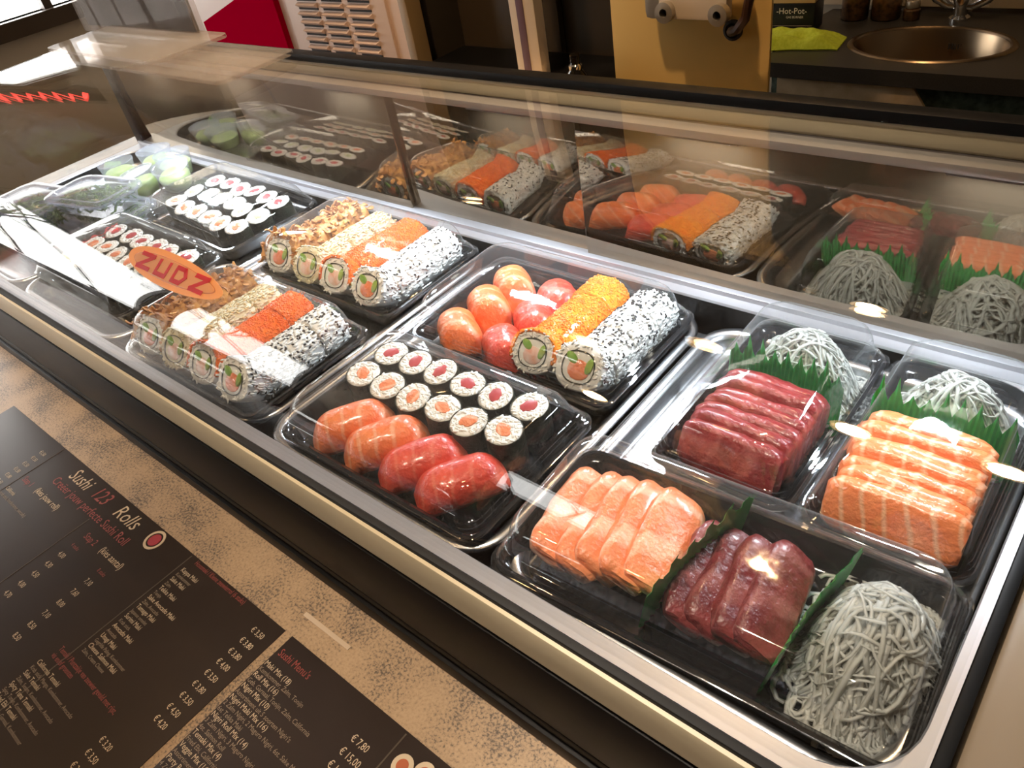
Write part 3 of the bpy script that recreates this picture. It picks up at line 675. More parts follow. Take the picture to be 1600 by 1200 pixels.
# ------------------------------------------------------------------ nigiri
def nigiri_mesh(L, Wd, Hh, seed, mat, drape=0.5):
    """draped fish slice: dome with skirts, axis along X"""
    mb = MB(); nu, nv = 22, 15; top = []; 
    for i in range(nu+1):
        u = -1+2*i/nu; ring = []
        for j in range(nv+1):
            v = -1+2*j/nv
            ww = Wd/2*(1-0.28*abs(u)**3.2)*(1+0.05*noise.noise((u*2, seed, 0)))
            ang = v*1.72
            yy = ww*math.sin(ang) if abs(ang) < PI/2 else ww*math.copysign(1, ang)*(1-0.02)
            zz = Hh*math.cos(min(abs(ang), PI/2)*0.98)**0.75 if abs(ang) < PI/2 else -(abs(ang)-PI/2)*ww*0.6+Hh*0.03
            e = (1-abs(u)**4.5*0.72)
            z = 0.010+(zz)*e*0.78
            z += 0.0008*noise.noise((u*5, v*4, seed))-0.0065*abs(u)**5; yy += 0.0009*noise.noise((u*4, v*3, seed+7))
            ring.append((u*L/2*(1-0.05*v*v), yy, z))
        top.append(ring)
    th = 0.005
    bot = [[(x*0.97, y_*0.90, z-th*0.8) for x, y_, z in r] for r in top]
    mb.loft(top, closed=False); o = len(mb.v); mb.loft([r[::-1] for r in bot], closed=False)
    edge_t = [top[0][j] for j in range(nv+1)]+[top[i][nv] for i in range(1, nu+1)]+[top[nu][j] for j in range(nv-1, -1, -1)]+[top[i][0] for i in range(nu-1, 0, -1)]
    edge_b = [bot[0][j] for j in range(nv+1)]+[bot[i][nv] for i in range(1, nu+1)]+[bot[nu][j] for j in range(nv-1, -1, -1)]+[bot[i][0] for i in range(nu-1, 0, -1)]
    mb.loft([edge_b, edge_t]); return mb.mesh('topping', mat, 60, True)
def nigiri_rice(L, Wd, seed):
    random.seed(seed); mb = MB(); mb.ellip((0, 0, 0.0085), L*0.44, Wd*0.40, 0.0085, None, 16, 8)
    for k in range(110):
        a = rv(0, 2*PI); z = rv(0.002, 0.016); f = math.sqrt(max(0, 1-((z-0.0085)/0.0088)**2))
        grain(mb, (L*0.44*f*math.cos(a), Wd*0.40*f*math.sin(a), z), (rv(-1, 1), rv(-1, 1), rv(-.5, .5)), (math.cos(a), math.sin(a), 0.1))
    return mb.mesh('rice_ball', rice, True)
NR = [nigiri_rice(0.058, 0.034, 3)]
NT = {'salmon': [nigiri_mesh(0.058, 0.038, 0.033, i*3.1, salmon) for i in range(3)], 'red': [nigiri_mesh(0.058, 0.037, 0.030, 20+i*3.1, salmon_red) for i in range(3)]}
NB = {'salmon': [nigiri_mesh(0.070, 0.038, 0.028, 40+i*3.1, salmon) for i in range(2)], 'red': [nigiri_mesh(0.070, 0.038, 0.025, 50+i*3.1, salmon_red) for i in range(2)]}
random.seed(33)
def nigiri(x, y, rot, me, label, group, tilt=0.0):
    t = thing('nigiri', label, 'nigiri', (x, y, ZFL), (tilt, 0, rot), group)
    link('topping', me, t); link('rice_ball', NR[0], t)
for i, (x, y, k) in enumerate(((-0.446, .2335, 'salmon'), (-0.406, .2335, 'salmon'), (-0.365, .2335, 'red'), (-0.325, .2335, 'red'))):
    nigiri(x, y, math.radians(58), NB[k][i % 2], ['Salmon nigiri at the far end of the maki box', 'Salmon nigiri second from the far end in the maki box', 'Red fish nigiri third from the far end in the maki box', 'Red fish nigiri at the near end of the maki box'][i], 'four nigiri in the maki box', 0.0)
for i, y in enumerate((0.371, 0.414, 0.452)):
    nm_ = ['next to the front edge', 'in the middle', 'next to the rear edge'][i]
    nigiri(-0.452, y, math.radians(rv(-42, -32)), NT['salmon'][i], 'Plump salmon nigiri %s of the nigiri box' % nm_, 'salmon nigiri in the nigiri box')
    nigiri(-0.398, y+0.002, math.radians(rv(-42, -32)), NT['red'][i], 'Red tuna nigiri %s of the nigiri box' % nm_, 'tuna nigiri in the nigiri box')

# ------------------------------------------------------------------ uramaki
UR, UL = 0.0225, 0.0305
def sect(a):  # rounded-square section, axis along Y, bottom flat
    c, s = math.cos(a), math.sin(a); k = (abs(c)**2.5+abs(s)**2.5)**(-1/2.5)
    return c*k*UR, s*k*UR*0.93+UR*0.93
def ura_core(seed, mats_core):
    mb = MB(); n = 24
    rings = []
    for y, s in ((-UL/2+0.0005, 0.28), (-UL/2+0.0005, 0.86), (-UL/2+0.002, 0.93), (UL/2-0.002, 0.93), (UL/2-0.0005, 0.86), (UL/2-0.0005, 0.28)):
        rings.append([((sect(2*PI*i/n)[0])*s, y, (sect(2*PI*i/n)[1]-UR*.93)*s+UR*.93) for i in range(n)])
    mb.loft(rings, True, True); return mb
def ura_rice(seed, mat):
    random.seed(seed); mb = ura_core(seed, None)
    for k in range(230):
        a = rv(-0.5, PI+0.5); x, z = sect(a); x2, z2 = sect(a+0.05); nx, nz = (z2-z), -(x2-x)
        t = rv(-1, 1); y = rv(-UL/2+.001, UL/2-.001)
        grain(mb, (x*0.955, y, (z-UR*.93)*.955+UR*.93), ((x2-x)*20*t, 1-abs(t), (z2-z)*20*t), (nx, 0, nz), 0.0027, 0.0011)
    for k in range(90):
        a = rv(0, 2*PI); f = rv(0.64, 0.95); x, z = sect(a); sy = random.choice((-1, 1))
        grain(mb, (x*f, sy*(UL/2-0.0004), (z-UR*.93)*f+UR*.93), (rv(-1, 1), rv(-.2, .2), rv(-1, 1)), (0, sy, 0), 0.0026, 0.0011)
    return mb.mesh('rice', mat, True)
def ura_nori():
    mb = MB(); n = 24
    for sy in (-1, 1):
        y = sy*(UL/2+0.0002)
        mb.loft([[(sect(2*PI*i/n)[0]*s, y+sy*d, (sect(2*PI*i/n)[1]-UR*.93)*s+UR*.93) for i in range(n)] for s, d in ((0.64, -0.002), (0.64, 0.0004), (0.61, 0.0004), (0.61, -0.002))])
    return mb.mesh('nori_ring', nori, 40)
def ura_fill(kind, seed):
    random.seed(seed); mb = MB(); c = UR*.93
    def plug(cx, cz, rx, rz, h=0.0006, rot=0.0):
        n = 12; R = Matrix.Rotation(rot, 2)
        ring = [R @ Vector((rx*math.cos(2*PI*i/n)*(1+.15*noise.noise((i, seed, 1))), rz*math.sin(2*PI*i/n))) for i in range(n)]
        mb.loft([[(cx+p.x*s, y, c+cz+p.y*s) for p in ring] for y, s in ((-UL/2-h, 0.85), (-UL/2-h+0.0006, 1), (UL/2+h-0.0006, 1), (UL/2+h, 0.85))], True, True)
    if kind == 'core': plug(0.0005, -0.0022, 0.0098, 0.0084)
    elif kind == 'avo': plug(-0.0066, 0.0066, 0.0036, 0.0062, 0.0010, 0.9); plug(0.0094, 0.0022, 0.0032, 0.0070, 0.0010, -0.25)
    return mb
def ura_seeds(seed, n, l=0.0017, top_bias=True):
    random.seed(seed); mb = MB()
    for k in range(n):
        a = rv(0.0, PI) if not top_bias else PI/2+random.gauss(0, 0.95)
        a = max(-0.35, min(PI+0.35, a)); x, z = sect(a); x2, z2 = sect(a+0.05); nrm = Vector((z2-z, 0, -(x2-x))).normalized()
        y = rv(-UL/2+.001, UL/2-.001); tan = Vector((x2-x, 0, z2-z)).normalized(); th = rv(0, PI)
        ax = (tan*math.cos(th)+Vector((0, 1, 0))*math.sin(th)).normalized(); s_ = ax.cross(nrm)
        rot = Matrix((s_, nrm, ax)).transposed()
        mb.ellip(Vector((x, y, z))*1.0-nrm*0.0002, 0.00105, 0.0005, l*rv(0.85, 1.15), rot, 6, 3)
    return mb
def sleeve(mb, s, amp, seed):
    m = 30; rings = []
    for y in [-UL/2-0.0002+UL*i/10 for i in range(11)]:
        ring = []
        for i in range(m+1):
            a = -0.35+(PI+0.7)*i/m; x, z = sect(a); k = s+amp/UR*(1+noise.noise((x*300+seed, y*300, z*300)))
            ring.append((x*k, y, (z-UR*.93)*k+UR*.93))
        for i in range(m, -1, -1):
            a = -0.35+(PI+0.7)*i/m; x, z = sect(a); ring.append((x*0.9, y, (z-UR*.93)*0.9+UR*.93))
        rings.append(ring)
    mb.loft(rings, True, True)
def ura_roe(seed, n):
    random.seed(seed); mb = MB(); sleeve(mb, 1.005, 0.0006, seed)
    for k in range(n):
        a = rv(-0.25, PI+0.25); x, z = sect(a); y = rv(-UL/2, UL/2); s = rv(1.0, 1.04)
        r = rv(0.0009, 0.0014); mb.ellip((x*s, y, (z-UR*.93)*s+UR*.93), r, r, r, None, 6, 3)
    return mb
def onion_flakes(seed, n, only_top=True):
    random.seed(seed); mb = MB(); sleeve(mb, 1.02, 0.0035, seed)
    for k in range(n):
        a = rv(-0.3, PI+0.3); x, z = sect(a); s = rv(1.0, 1.22); p = Vector((x*s, rv(-UL/2-0.002, UL/2+0.002), (z-UR*.93)*s+UR*.93+rv(-.001, .002)))
        d = Vector((rv(-1, 1), rv(-1, 1), rv(-.6, .6))).normalized(); c = rrot() @ Vector((0, 0, 1)); pts = []
        for i in range(5):
            pts.append(p.copy()); d = (d+c.cross(d)*rv(0.2, 0.7)).normalized(); p = p+d*rv(0.0014, 0.0028)
        mb.tube(pts, rv(0.0014, 0.0030), 6, lambda t: 0.6+0.8*math.sin(PI*t), flat=0.5)
    return mb
U_RICE = [ura_rice(60+i, rice) for i in range(3)]
U_RICEY = [ura_rice(70+i, rice_y) for i in range(2)]
U_NORI = ura_nori()
U_SAL = ura_fill('core', 1).mesh('salmon_strip', salmon_pale, 45, True)
U_CRAB = ura_fill('core', 4).mesh('crab_stick', crab, 45, True)
U_AVO = ura_fill('avo', 2).mesh('avocado', avocado, 45, True)
U_SEED = [ura_seeds(80+i, 72).mesh('sesame_seeds', seed_b, True) for i in range(3)]
U_SEEDF = [ura_seeds(85+i, 40).mesh('sesame_seeds', seed_b, True) for i in range(2)]
U_SEEDW = [ura_seeds(90+i, 90, 0.0015).mesh('sesame_seeds', seed_w, True) for i in range(2)]
U_ROE = [ura_roe(95+i, 760).mesh('fish_roe', roe, True) for i in range(2)]
U_ROER = [ura_roe(98+i, 760).mesh('fish_roe', roe_red, True) for i in range(2)]
U_ON = [onion_flakes(110+i, 110).mesh('fried_onion', onion, 50) for i in range(3)]
random.seed(44)
def uramaki(x, y, kind, label, group, tilt=0.0, rz=0.0, sc_=1.0, z=0.0):
    t = thing('uramaki', label, 'sushi roll', (x, y, ZFL+z), (tilt, rv(-.04, .04), rz), group)
    t.scale = (sc_*rv(0.97, 1.02), 1, sc_*rv(0.96, 1.02))
    link('rice', random.choice(U_RICEY if kind == 'toasted' else U_RICE), t); link('nori_ring', U_NORI, t)
    if kind in ('sesame', 'onion', 'sesame_light'): link('salmon_strip', U_SAL, t)
    else: link('crab_stick', U_CRAB, t)
    link('avocado', U_AVO, t)
    if kind == 'sesame': link('sesame_seeds', random.choice(U_SEED), t, kind='stuff')
    elif kind == 'sesame_light': link('sesame_seeds', random.choice(U_SEEDF), t, kind='stuff')
    elif kind == 'toasted': link('sesame_seeds', random.choice(U_SEEDW), t, kind='stuff')
    elif kind == 'roe': link('fish_roe', random.choice(U_ROE), t, kind='stuff')
    elif kind == 'roe_red': link('fish_roe', random.choice(U_ROER), t, kind='stuff')
    elif kind == 'onion': link('fried_onion', random.choice(U_ON), t, kind='stuff')
KN = {'onion': 'crispy onion', 'toasted': 'pale toasted sesame', 'roe_red': 'deep orange roe', 'sesame': 'black sesame', 'sesame_light': 'black sesame', 'roe': 'bright orange roe'}
def roll_row(x, y0, kind, where, n=4, front_tilt=0.0, sc_=1.0, pitch=UL+0.0004):
    for i in range(n):
        ti = -front_tilt if i == 0 else 0
        uramaki(x+rv(-.0008, .0008), y0+i*pitch-(0.007 if i == 0 and front_tilt else 0), kind,
                '%s piece from the front, %s roll, %s' % (ORD[i].capitalize(), KN[kind], where), 'roll pieces in the %s' % where, ti, rv(-.03, .03)+(0.12 if i == 0 and front_tilt else 0), sc_, 0.0085 if ti else 0)
for key, nm_, s1 in (('c1', 'onion roll box by the rail', 'sesame'), ('c2', 'onion roll box by the doors', 'sesame_light')):
    cx, cy = BX[key]
    for dx, k in ((-0.078, 'onion'), (-0.028, 'toasted'), (0.021, 'roe_red'), (0.071, s1)):
        roll_row(cx+dx, cy-0.047, k, nm_, 4, 0.62)
cx, cy = BX['nig']
roll_row(cx+0.029, cy-0.047, 'roe', 'nigiri box', 4, 0.66, 0.95)
roll_row(cx+0.076, cy-0.047, 'sesame', 'nigiri box', 4, 0.66)

# ------------------------------------------------------------------ sashimi slices
def slab(L, H, T, seed, mat, bulge=0.05):
    """a slice: long along X, tall along Z, thin along Y, with rounded top and uneven faces"""
    mb = MB(); nx, na = 16, 18; rings = []
    for i in range(nx+1):
        u = -1+2*i/nx; e = (1-abs(u)**10*0.25); ring = []
        for j in range(na):
            a = 2*PI*j/na; c, s = math.cos(a), math.sin(a); k = (abs(c)**5+abs(s)**5)**(-1/5)
            yy = c*k*T/2*e; zz = s*k*H/2*e*(1-bulge*u*u)
            n1 = noise.noise((u*2.3+seed, c*1.4, s*1.4)); n2 = noise.noise((u*6+seed, c*3, s*3+9))
            ring.append((u*L/2+0.0012*n2+0.0015*n1*s, yy+0.0011*n1+0.0006*n2, H/2+zz+0.0016*n1+0.0007*n2))
        rings.append(ring)
    mb.loft(rings, True, True); return mb.mesh('slice', mat, 70, True)
def slices(n, x, y0, pitch, L, H, T, mat, lean, rz, name, label, cat, group, seed, dxs=0.0, dz=0.0, z0=0.0015):
    random.seed(seed)
    for i in range(n):
        me = slab(L*rv(0.96, 1.03), H*rv(0.95, 1.05), T, seed*3.7+i*5.3, mat)
        c, s = math.cos(rz), math.sin(rz); d = pitch*i
        o = link(name, me, None, (x-s*d+dxs*i*c+rv(-.001, .001), y0+c*d+dxs*i*s, ZFL+z0+abs(math.sin(lean))*T*0.5+dz*i), (lean+rv(-.04, .04), rv(-.03, .03), rz+rv(-.03, .03)))
        tag(o, label % ORD[i].capitalize(), cat, group)
slices(7, -0.170, 0.3370, 0.0108, 0.074, 0.037, 0.0160, tuna, -0.42, -0.02, 'tuna_slice', '%s dark red tuna slice from the front in the narrow tuna box', 'sashimi', 'slices in the narrow tuna box', 3)
slices(7, -0.0640, 0.3370, 0.0110, 0.078, 0.036, 0.0165, salmon_block, -0.45, 0.03, 'salmon_slice', '%s orange salmon slice from the front in the narrow salmon box', 'sashimi', 'slices in the narrow salmon box', 5)
# sashimi box: slices run front to back, fanned along X
slices(5, -0.2150, 0.2510, 0.0150, 0.078, 0.036, 0.0130, salmon_pale, 1.0, math.radians(-80), 'salmon_slice', '%s pale salmon slice from the far end in the wide sashimi box', 'sashimi', 'salmon slices in the wide sashimi box', 8, dxs=-0.001)
slices(4, -0.1270, 0.2550, 0.0145, 0.074, 0.032, 0.0130, tuna_dull, 1.0, math.radians(-82), 'tuna_slice', '%s dull red tuna slice from the far end in the wide sashimi box', 'sashimi', 'tuna slices in the wide sashimi box', 11)

# ------------------------------------------------------------------ green film dividers and daikon
def haran(x, y, w_, h, rz, label, seed, lean=0.0, teeth=7, curve=0.0, z=0.0, lob=1.0):
    random.seed(seed); mb = MB(); th = 0.00025; pts = []
    cols = teeth*6
    peaks = [h*rv(0.82, 1.05) for _ in range(teeth)]
    for i in range(cols+1):
        u = i/cols; k = min(teeth-1, int(u*teeth)); f = u*teeth-k
        tip = 1-abs(f-0.5)*2
        sub = abs(((f*3) % 1)-0.5)*2
        zt = h*0.66+(peaks[k]-h*0.66)*(tip**1.1)*(0.72+0.28*(1-sub))
        xx = (u-0.5)*w_; yy = curve*math.sin(PI*u)+0.0007*((-1)**i)
        pts.append((xx, yy, zt))
    def lean_(p): return (p[0], p[1]-lean*p[2], p[2])
    fr_ = [[lean_((px, py-th, 0)) for px, py, zt in pts], [lean_((px, py-th, zt*0.6)) for px, py, zt in pts], [lean_((px, py-th*0.3, zt)) for px, py, zt in pts], [lean_((px, py+th*0.3, zt)) for px, py, zt in pts], [lean_((px, py+th, zt*0.6)) for px, py, zt in pts], [lean_((px, py+th, 0)) for px, py, zt in pts]]
    mb.loft(fr_, closed=False)
    o = part('leaf_divider', mb, leaf_green, None, smooth=20, loc=(x, y, ZFL+z), rot=(0, 0, rz))
    tag(o, label, 'garnish', 'green film dividers')
haran(-0.171, 0.4260, 0.088, 0.056, -0.04, 'serrated green film divider between tuna slices and daikon in the tuna box', 1, -0.10, 9, 0.004)
haran(-0.064, 0.4260, 0.088, 0.057, 0.02, 'serrated green film divider between salmon slices and daikon in the salmon box', 2, -0.08, 9, 0.003)
haran(-0.1500, 0.258, 0.098, 0.060, math.radians(80), 'serrated green film divider between pale salmon and tuna in the sashimi box', 3, 0.22, 6, 0.003)
haran(-0.0790, 0.256, 0.094, 0.054, math.radians(84), 'serrated green film divider between tuna and daikon in the sashimi box', 4, 0.2, 6, 0.003)
def daikon_pile(cx, cy, rx, ry, h, n, label, seed, spill=1.0):
    random.seed(seed); mb = MB()
    for k in range(n):
        # strand walks over a dome
        f = rv(0.2, 1.0)**0.5; a = rv(0, 2*PI); rr = rv(0, 0.95)*spill
        p = Vector((rr*math.cos(a), rr*math.sin(a), 0)); th = rv(0, 2*PI); bend = rv(-0.55, 0.55); pts = []; ph = rv(0, 6)
        nseg = random.choice((8, 10, 12))
        lift = rv(-0.05, 0.12)
        for i in range(nseg):
            q = min(1.25, math.hypot(p.x, p.y)); zz = h*max(0.02, (1-q**2.2)*f+lift*math.sin(i*0.8+ph)*0.6+0.03)
            pts.append(Vector((p.x*rx, p.y*ry, zz+0.001)))
            th += bend*rv(0.4, 1.2); st_ = rv(0.10, 0.17)
            p = p+Vector((math.cos(th)*st_, math.sin(th)*st_, 0))
            if math.hypot(p.x, p.y) > 1.02*spill: th += 0.9
        mb.tube(pts, rv(0.0009, 0.0018), 4, None, flat=0.3)
    o = link('shredded_daikon', mb.mesh('shredded_daikon', daikon, True), None, (cx, cy, ZFL+0.0003), kind='stuff')
    tag(o, label, 'daikon'); return o
daikon_pile(-0.0430, 0.2600, 0.035, 0.045, 0.052, 520, 'large heap of translucent white shredded daikon in the wide sashimi box', 1)
daikon_pile(-0.1680, 0.4600, 0.041, 0.034, 0.050, 400, 'heap of white shredded daikon behind the dark tuna slices', 2)
daikon_pile(-0.0620, 0.4580, 0.040, 0.034, 0.048, 400, 'heap of white shredded daikon behind the orange salmon slices', 3)

# ------------------------------------------------------------------ seaweed tubs and green cups at the far end
def weed(mb, rx, ry, h, n, seed, z0=0.004):
    random.seed(seed)
    for k in range(n):
        p = Vector((rv(-rx, rx), rv(-ry, ry), z0+rv(0.3, 1)*h)); d = Vector((rv(-1, 1), rv(-1, 1), rv(-.3, .3))).normalized(); pts = []
        for i in range(6):
            pts.append(p.copy()); d = (d+Vector((rv(-.5, .5), rv(-.5, .5), rv(-.35, .35)))).normalized(); p = p+d*0.006
            p.x = max(-rx, min(rx, p.x)); p.y = max(-ry, min(ry, p.y)); p.z = max(z0, min(z0+h*1.05, p.z))
        mb.tube(pts, rv(0.0012, 0.002), 4, None, flat=0.5)
def tub(x, y, w_, d_, rz, label, z=ZB, tilt=(0, 0), h=0.034, seed=1):
    t = thing('seaweed_tub', label, 'tub', (x, y, z), (tilt[0], tilt[1], rz), group='milky plastic tubs of seaweed salad')
    mb = MB(); mb.loft([rrect(w_-2*i, d_-2*i, r, zz, 5) for i, zz, r in ((0.012, 0.0, 0.012), (0.010, 0.002, 0.014), (0.004, h*0.9, 0.018), (0.001, h*0.93, 0.02), (0.0, h, 0.02), (0.004, h, 0.018))], True, False)
    part('tub_body', mb, milky, t, smooth=50, fix=False)
    mb = MB(); mb.loft([rrect(w_-2*i, d_-2*i, r, zz, 5) for i, zz, r in ((-0.002, h-0.002, 0.022), (-0.002, h+0.003, 0.022), (0.002, h+0.005, 0.02), (0.008, h+0.005, 0.018), (0.010, h+0.002, 0.017), (0.013, h+0.003, 0.016))], False, True)
    part('tub_lid', mb, milky, t, smooth=50, fix=False)
    mb = MB(); weed(mb, w_/2-0.014, d_/2-0.014, h*0.78, 190, seed)
    part('seaweed_salad', mb, wakame, t, smooth=True, fix=False, kind='stuff')
tub(-1.112, 0.356, 0.130, 0.080, 0.12, 'milky lidded tub of seaweed salad underneath the stacked one beside the maki', h=0.024, seed=2)
tub(-1.122, 0.350, 0.130, 0.080, 0.20, 'milky lidded tub of green seaweed salad stacked on top beside the maki boxes', z=ZB+0.0302, h=0.022, seed=4)
tub(-1.225, 0.300, 0.130, 0.085, 0.15, 'milky lidded tub of seaweed salad at the far front corner of the case', h=0.044, seed=3)
def cup(x, y, z, label, tilt=(0, 0), r=0.026, h=0.034):
    t = thing('sauce_cup', label, 'cup', (x, y, z), (tilt[0], tilt[1], 0), group='clear cups of lime green paste')
    n = 28; ring = lambda rr, zz: [(rr*math.cos(2*PI*i/n), rr*math.sin(2*PI*i/n), zz) for i in range(n)]
    mb = MB(); mb.loft([ring(r*0.74, 0), ring(r*0.78, 0.001), ring(r*0.97, h*0.92), ring(r, h*0.93), ring(r, h), ring(r*0.94, h), ring(r*0.93, h*0.96), ring(r*0.5, h*0.955)], True, True)
    part('cup_body', mb, milky, t, smooth=45, fix=False)
    mb = MB(); mb.loft([ring(r*0.70, 0.001), ring(r*0.74, 0.003), ring(r*0.86, h*0.52), ring(r*0.72, h*0.62), ring(r*0.25, h*0.58)], True, True)
    part('paste', mb, lime, t, smooth=60)
cup(-1.185, 0.478, ZB+0.018, 'cup of lime green paste beside the rear doors, farthest from the maki box')
cup(-1.130, 0.478, ZB+0.020, 'cup of lime green paste beside the rear doors, nearest the maki box', r=0.027)
cup(-1.205, 0.425, ZB+0.018, 'cup of lime green paste beside the shiny green sachet')
cup(-1.082, 0.450, ZB+0.022, 'cup of lime green paste touching the corner of the maki box', (0.12, 0.15))
cup(-1.130, 0.422, ZB+0.016, 'cup of lime green paste just behind the stacked seaweed tubs', (0.1, -0.1))
mb = MB(); mb.loft([[(x, y, z) for x, y in ((-w2, -t2), (w2, -t2), (w2, t2), (-w2, t2))] for z, w2, t2 in ((0, 0.012, 0.0006), (0.006, 0.014, 0.004), (0.018, 0.014, 0.005), (0.032, 0.013, 0.004), (0.040, 0.011, 0.0006))], True, True)
o = part('foil_sachet', mb, foil_green, None, smooth=60, loc=(-1.240, 0.420, ZB+0.006), rot=(-0.5, 0.25, 0.9))
tag(o, 'shiny green foil sachet beside the green cups', 'sachet')

# ------------------------------------------------------------------ acrylic sign holder on the case
ah = thing('sign_holder', 'clear acrylic sign holder standing on the far end of the case', 'sign holder', (-1.05, 0.48, 0.1757))
mb = MB(); mb.loft([rrect(0.42, 0.105, 0.012, z, 5) for z in (0.0, 0.004)], True, True); part('base_plate', mb, acrylic, ah, loc=(0.045, -0.010, -0.004+0.0005))
mb = MB(); mb.loft([rrect(0.30, 0.105, 0.012, z, 5) for z in (0.0, 0.004)], True, True); part('foot', mb, acrylic, ah, loc=(-0.02, -0.012, 0.010))
part('back_panel', MB().bbox(-0.255, 0.075, 0.038, 0.042, 0.004, 0.26, 0.002), acrylic, ah)
part('front_panel', MB().bbox(-0.255, 0.075, 0.030, 0.033, 0.004, 0.26, 0.0012), acrylic, ah)
part('poster', MB().bbox(-0.242, 0.062, 0.0345, 0.0365, 0.012, 0.25, 0.0005), poster_m, ah)

# ------------------------------------------------------------------ kitchen behind the case
mc = thing('vented_machine', 'white enamel machine with louvred vents and crimson panel behind the case', 'machine', (-1.36, 1.1, ZF))
def kp(name, mb, mat, t, **k):
    o = part(name, mb, mat, t, **k); o.location = -Vector(t.location); return o
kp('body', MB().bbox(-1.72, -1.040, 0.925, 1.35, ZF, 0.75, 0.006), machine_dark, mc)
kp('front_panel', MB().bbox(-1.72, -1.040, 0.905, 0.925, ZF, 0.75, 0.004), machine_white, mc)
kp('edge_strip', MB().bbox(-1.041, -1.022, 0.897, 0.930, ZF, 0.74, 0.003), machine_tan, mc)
rp = MB(); rp.add([(x, y, z) for y in (0.893, 0.906) for x, z in ((-1.665, -0.06), (-1.383, -0.06), (-1.383, 0.155), (-1.665, 0.068))], [(0, 1, 2, 3), (7, 6, 5, 4), (0, 4, 5, 1), (1, 5, 6, 2), (2, 6, 7, 3), (3, 7, 4, 0)])
kp('colour_panel', rp, red_panel, mc)
lp = kp('vent_panel', MB().bbox(-1.355, -1.075, 0.899, 0.907, -0.12, 0.36, 0.002), machine_white, mc)
sl = MB()
sl.add([(-0.028, -0.001, -0.0035), (0.028, -0.001, -0.0035), (0.028, -0.009, 0.002), (-0.028, -0.009, 0.002), (-0.028, -0.0005, 0.0055), (0.028, -0.0005, 0.0055)], [(0, 1, 2, 3), (3, 2, 5, 4), (0, 3, 4), (1, 5, 2), (0, 4, 5, 1)])
slm = sl.mesh('louvre', machine_white, 30, True)
sd = MB().box(-0.028, 0.028, -0.0015, 0.0, -0.0070, -0.0035).mesh('slot', slot_dark, False)
for cxx in (-1.286, -1.214, -1.140):
    for i in range(26):
        z = -0.10+i*0.0148
        link('louvre', slm, lp, (cxx, 0.899, z)); link('slot', sd, lp, (cxx, 0.899, z))
dk = thing('dark_cabinet', 'dark brown cabinet beside the vented machine', 'cabinet', (-0.9, 1.2, ZF))
kp('body', MB().bbox(-1.014, -0.640, 1.02, 1.12, ZF, 0.7, 0.006), machine_dark, dk)
kp('side_panel', MB().bbox(-1.014, -0.80, 1.004, 1.02, ZF, 0.68, 0.004), pm('dark_brown_panel', (0.05, 0.038, 0.026), 0.25), dk)
sh = thing('back_shelf', 'black shelf in front of the dark cabinet', 'shelf', (-0.82, 0.9, ZF))
kp('board', MB().bbox(-1.012, -0.635, 0.72, 1.0, 0.005, 0.020, 0.003), black_plastic, sh)
for x in (-1.0, -0.65): kp('leg', MB().bbox(x-0.012, x+0.012, 0.93, 0.96, ZF, 0.005, 0.002), black_plastic, sh)
po = thing('white_post', 'white upright post with a purple stripe behind the case', 'post', (-0.765, 0.89, 0.0205))
part('post', MB().bbox(-0.024, 0.022, -0.008, 0.012, 0.0, 0.5, 0.002), white_paper, po)
part('stripe', MB().bbox(-0.010, 0.003, -0.0092, -0.0075, 0.005, 0.495, 0.0004), purple_m, po)
ca = thing('paper_pad', 'white paper pad lying on the black shelf', 'paper', (-0.775, 0.855, 0.0205))
part('pad', MB().bbox(-0.075, 0.070, -0.045, 0.035, 0.0, 0.010, 0.002), white_paper, ca)
for i in range(6): part('printed_line', MB().box(0.0+i*0.009, 0.003+i*0.009, -0.03, 0.0, 0.0099, 0.0103), purple_m, ca)
bt = thing('dark_bottle', 'dark glass bottle with metal neck on the black shelf', 'bottle', (-0.672, 0.87, 0.0205))
n = 20; ring = lambda rr, zz: [(rr*math.cos(2*PI*i/n), rr*math.sin(2*PI*i/n), zz) for i in range(n)]
mb = MB(); mb.loft([ring(0.014, 0), ring(0.015, 0.002), ring(0.015, 0.018), ring(0.007, 0.028), ring(0.007, 0.045)], True, True); part('glass_body', mb, pm('dark_bottle_glass', (0.01, 0.008, 0.006), 0.08), bt, smooth=50)
mb = MB(); mb.loft([ring(0.0085, 0.024), ring(0.0095, 0.027), ring(0.0095, 0.031), ring(0.008, 0.033)], True, True); part('collar', mb, chrome, bt)
# steel cabinet with bracket
sb = thing('steel_cabinet', 'warm lit stainless steel cabinet behind the case', 'cabinet', (-0.52, 1.1, ZF))
kp('body', MB().bbox(-0.628, -0.4055, 0.90, 0.905, ZF, 0.75, 0.0015), gold_lit_steel, sb)
kp('frame', MB().bbox(-0.62, -0.475, 0.905, 1.00, ZF, 0.74, 0.004), machine_dark, sb)
br = kp('bracket', MB().bbox(-0.560, -0.470, 0.872, 0.902, 0.112, 0.21, 0.010), alu, sb)
kp('bracket_plate', MB().bbox(-0.530, -0.440, 0.858, 0.874, 0.118, 0.20, 0.005), white_paper, sb)
for x, z in ((-0.518, 0.128), (-0.448, 0.127)):
    mb = MB(); mb.loft([[(x+r*math.cos(2*PI*i/18), y, z+r*math.sin(2*PI*i/18)) for i in range(18)] for r, y in ((0.012, 0.860), (0.012, 0.850), (0.005, 0.849), (0.0045, 0.858))], False, True); kp('roller', mb, alu, sb)
mb = MB(); mb.loft([[(-0.452+r*math.cos(2*PI*i/20), y, 0.097+r*math.sin(2*PI*i/20)) for i in range(20)] for r, y in ((0.012, 0.9), (0.012, 0.896), (0.009, 0.895), (0.008, 0.899))], False, True); kp('grommet', mb, slot_dark, sb)
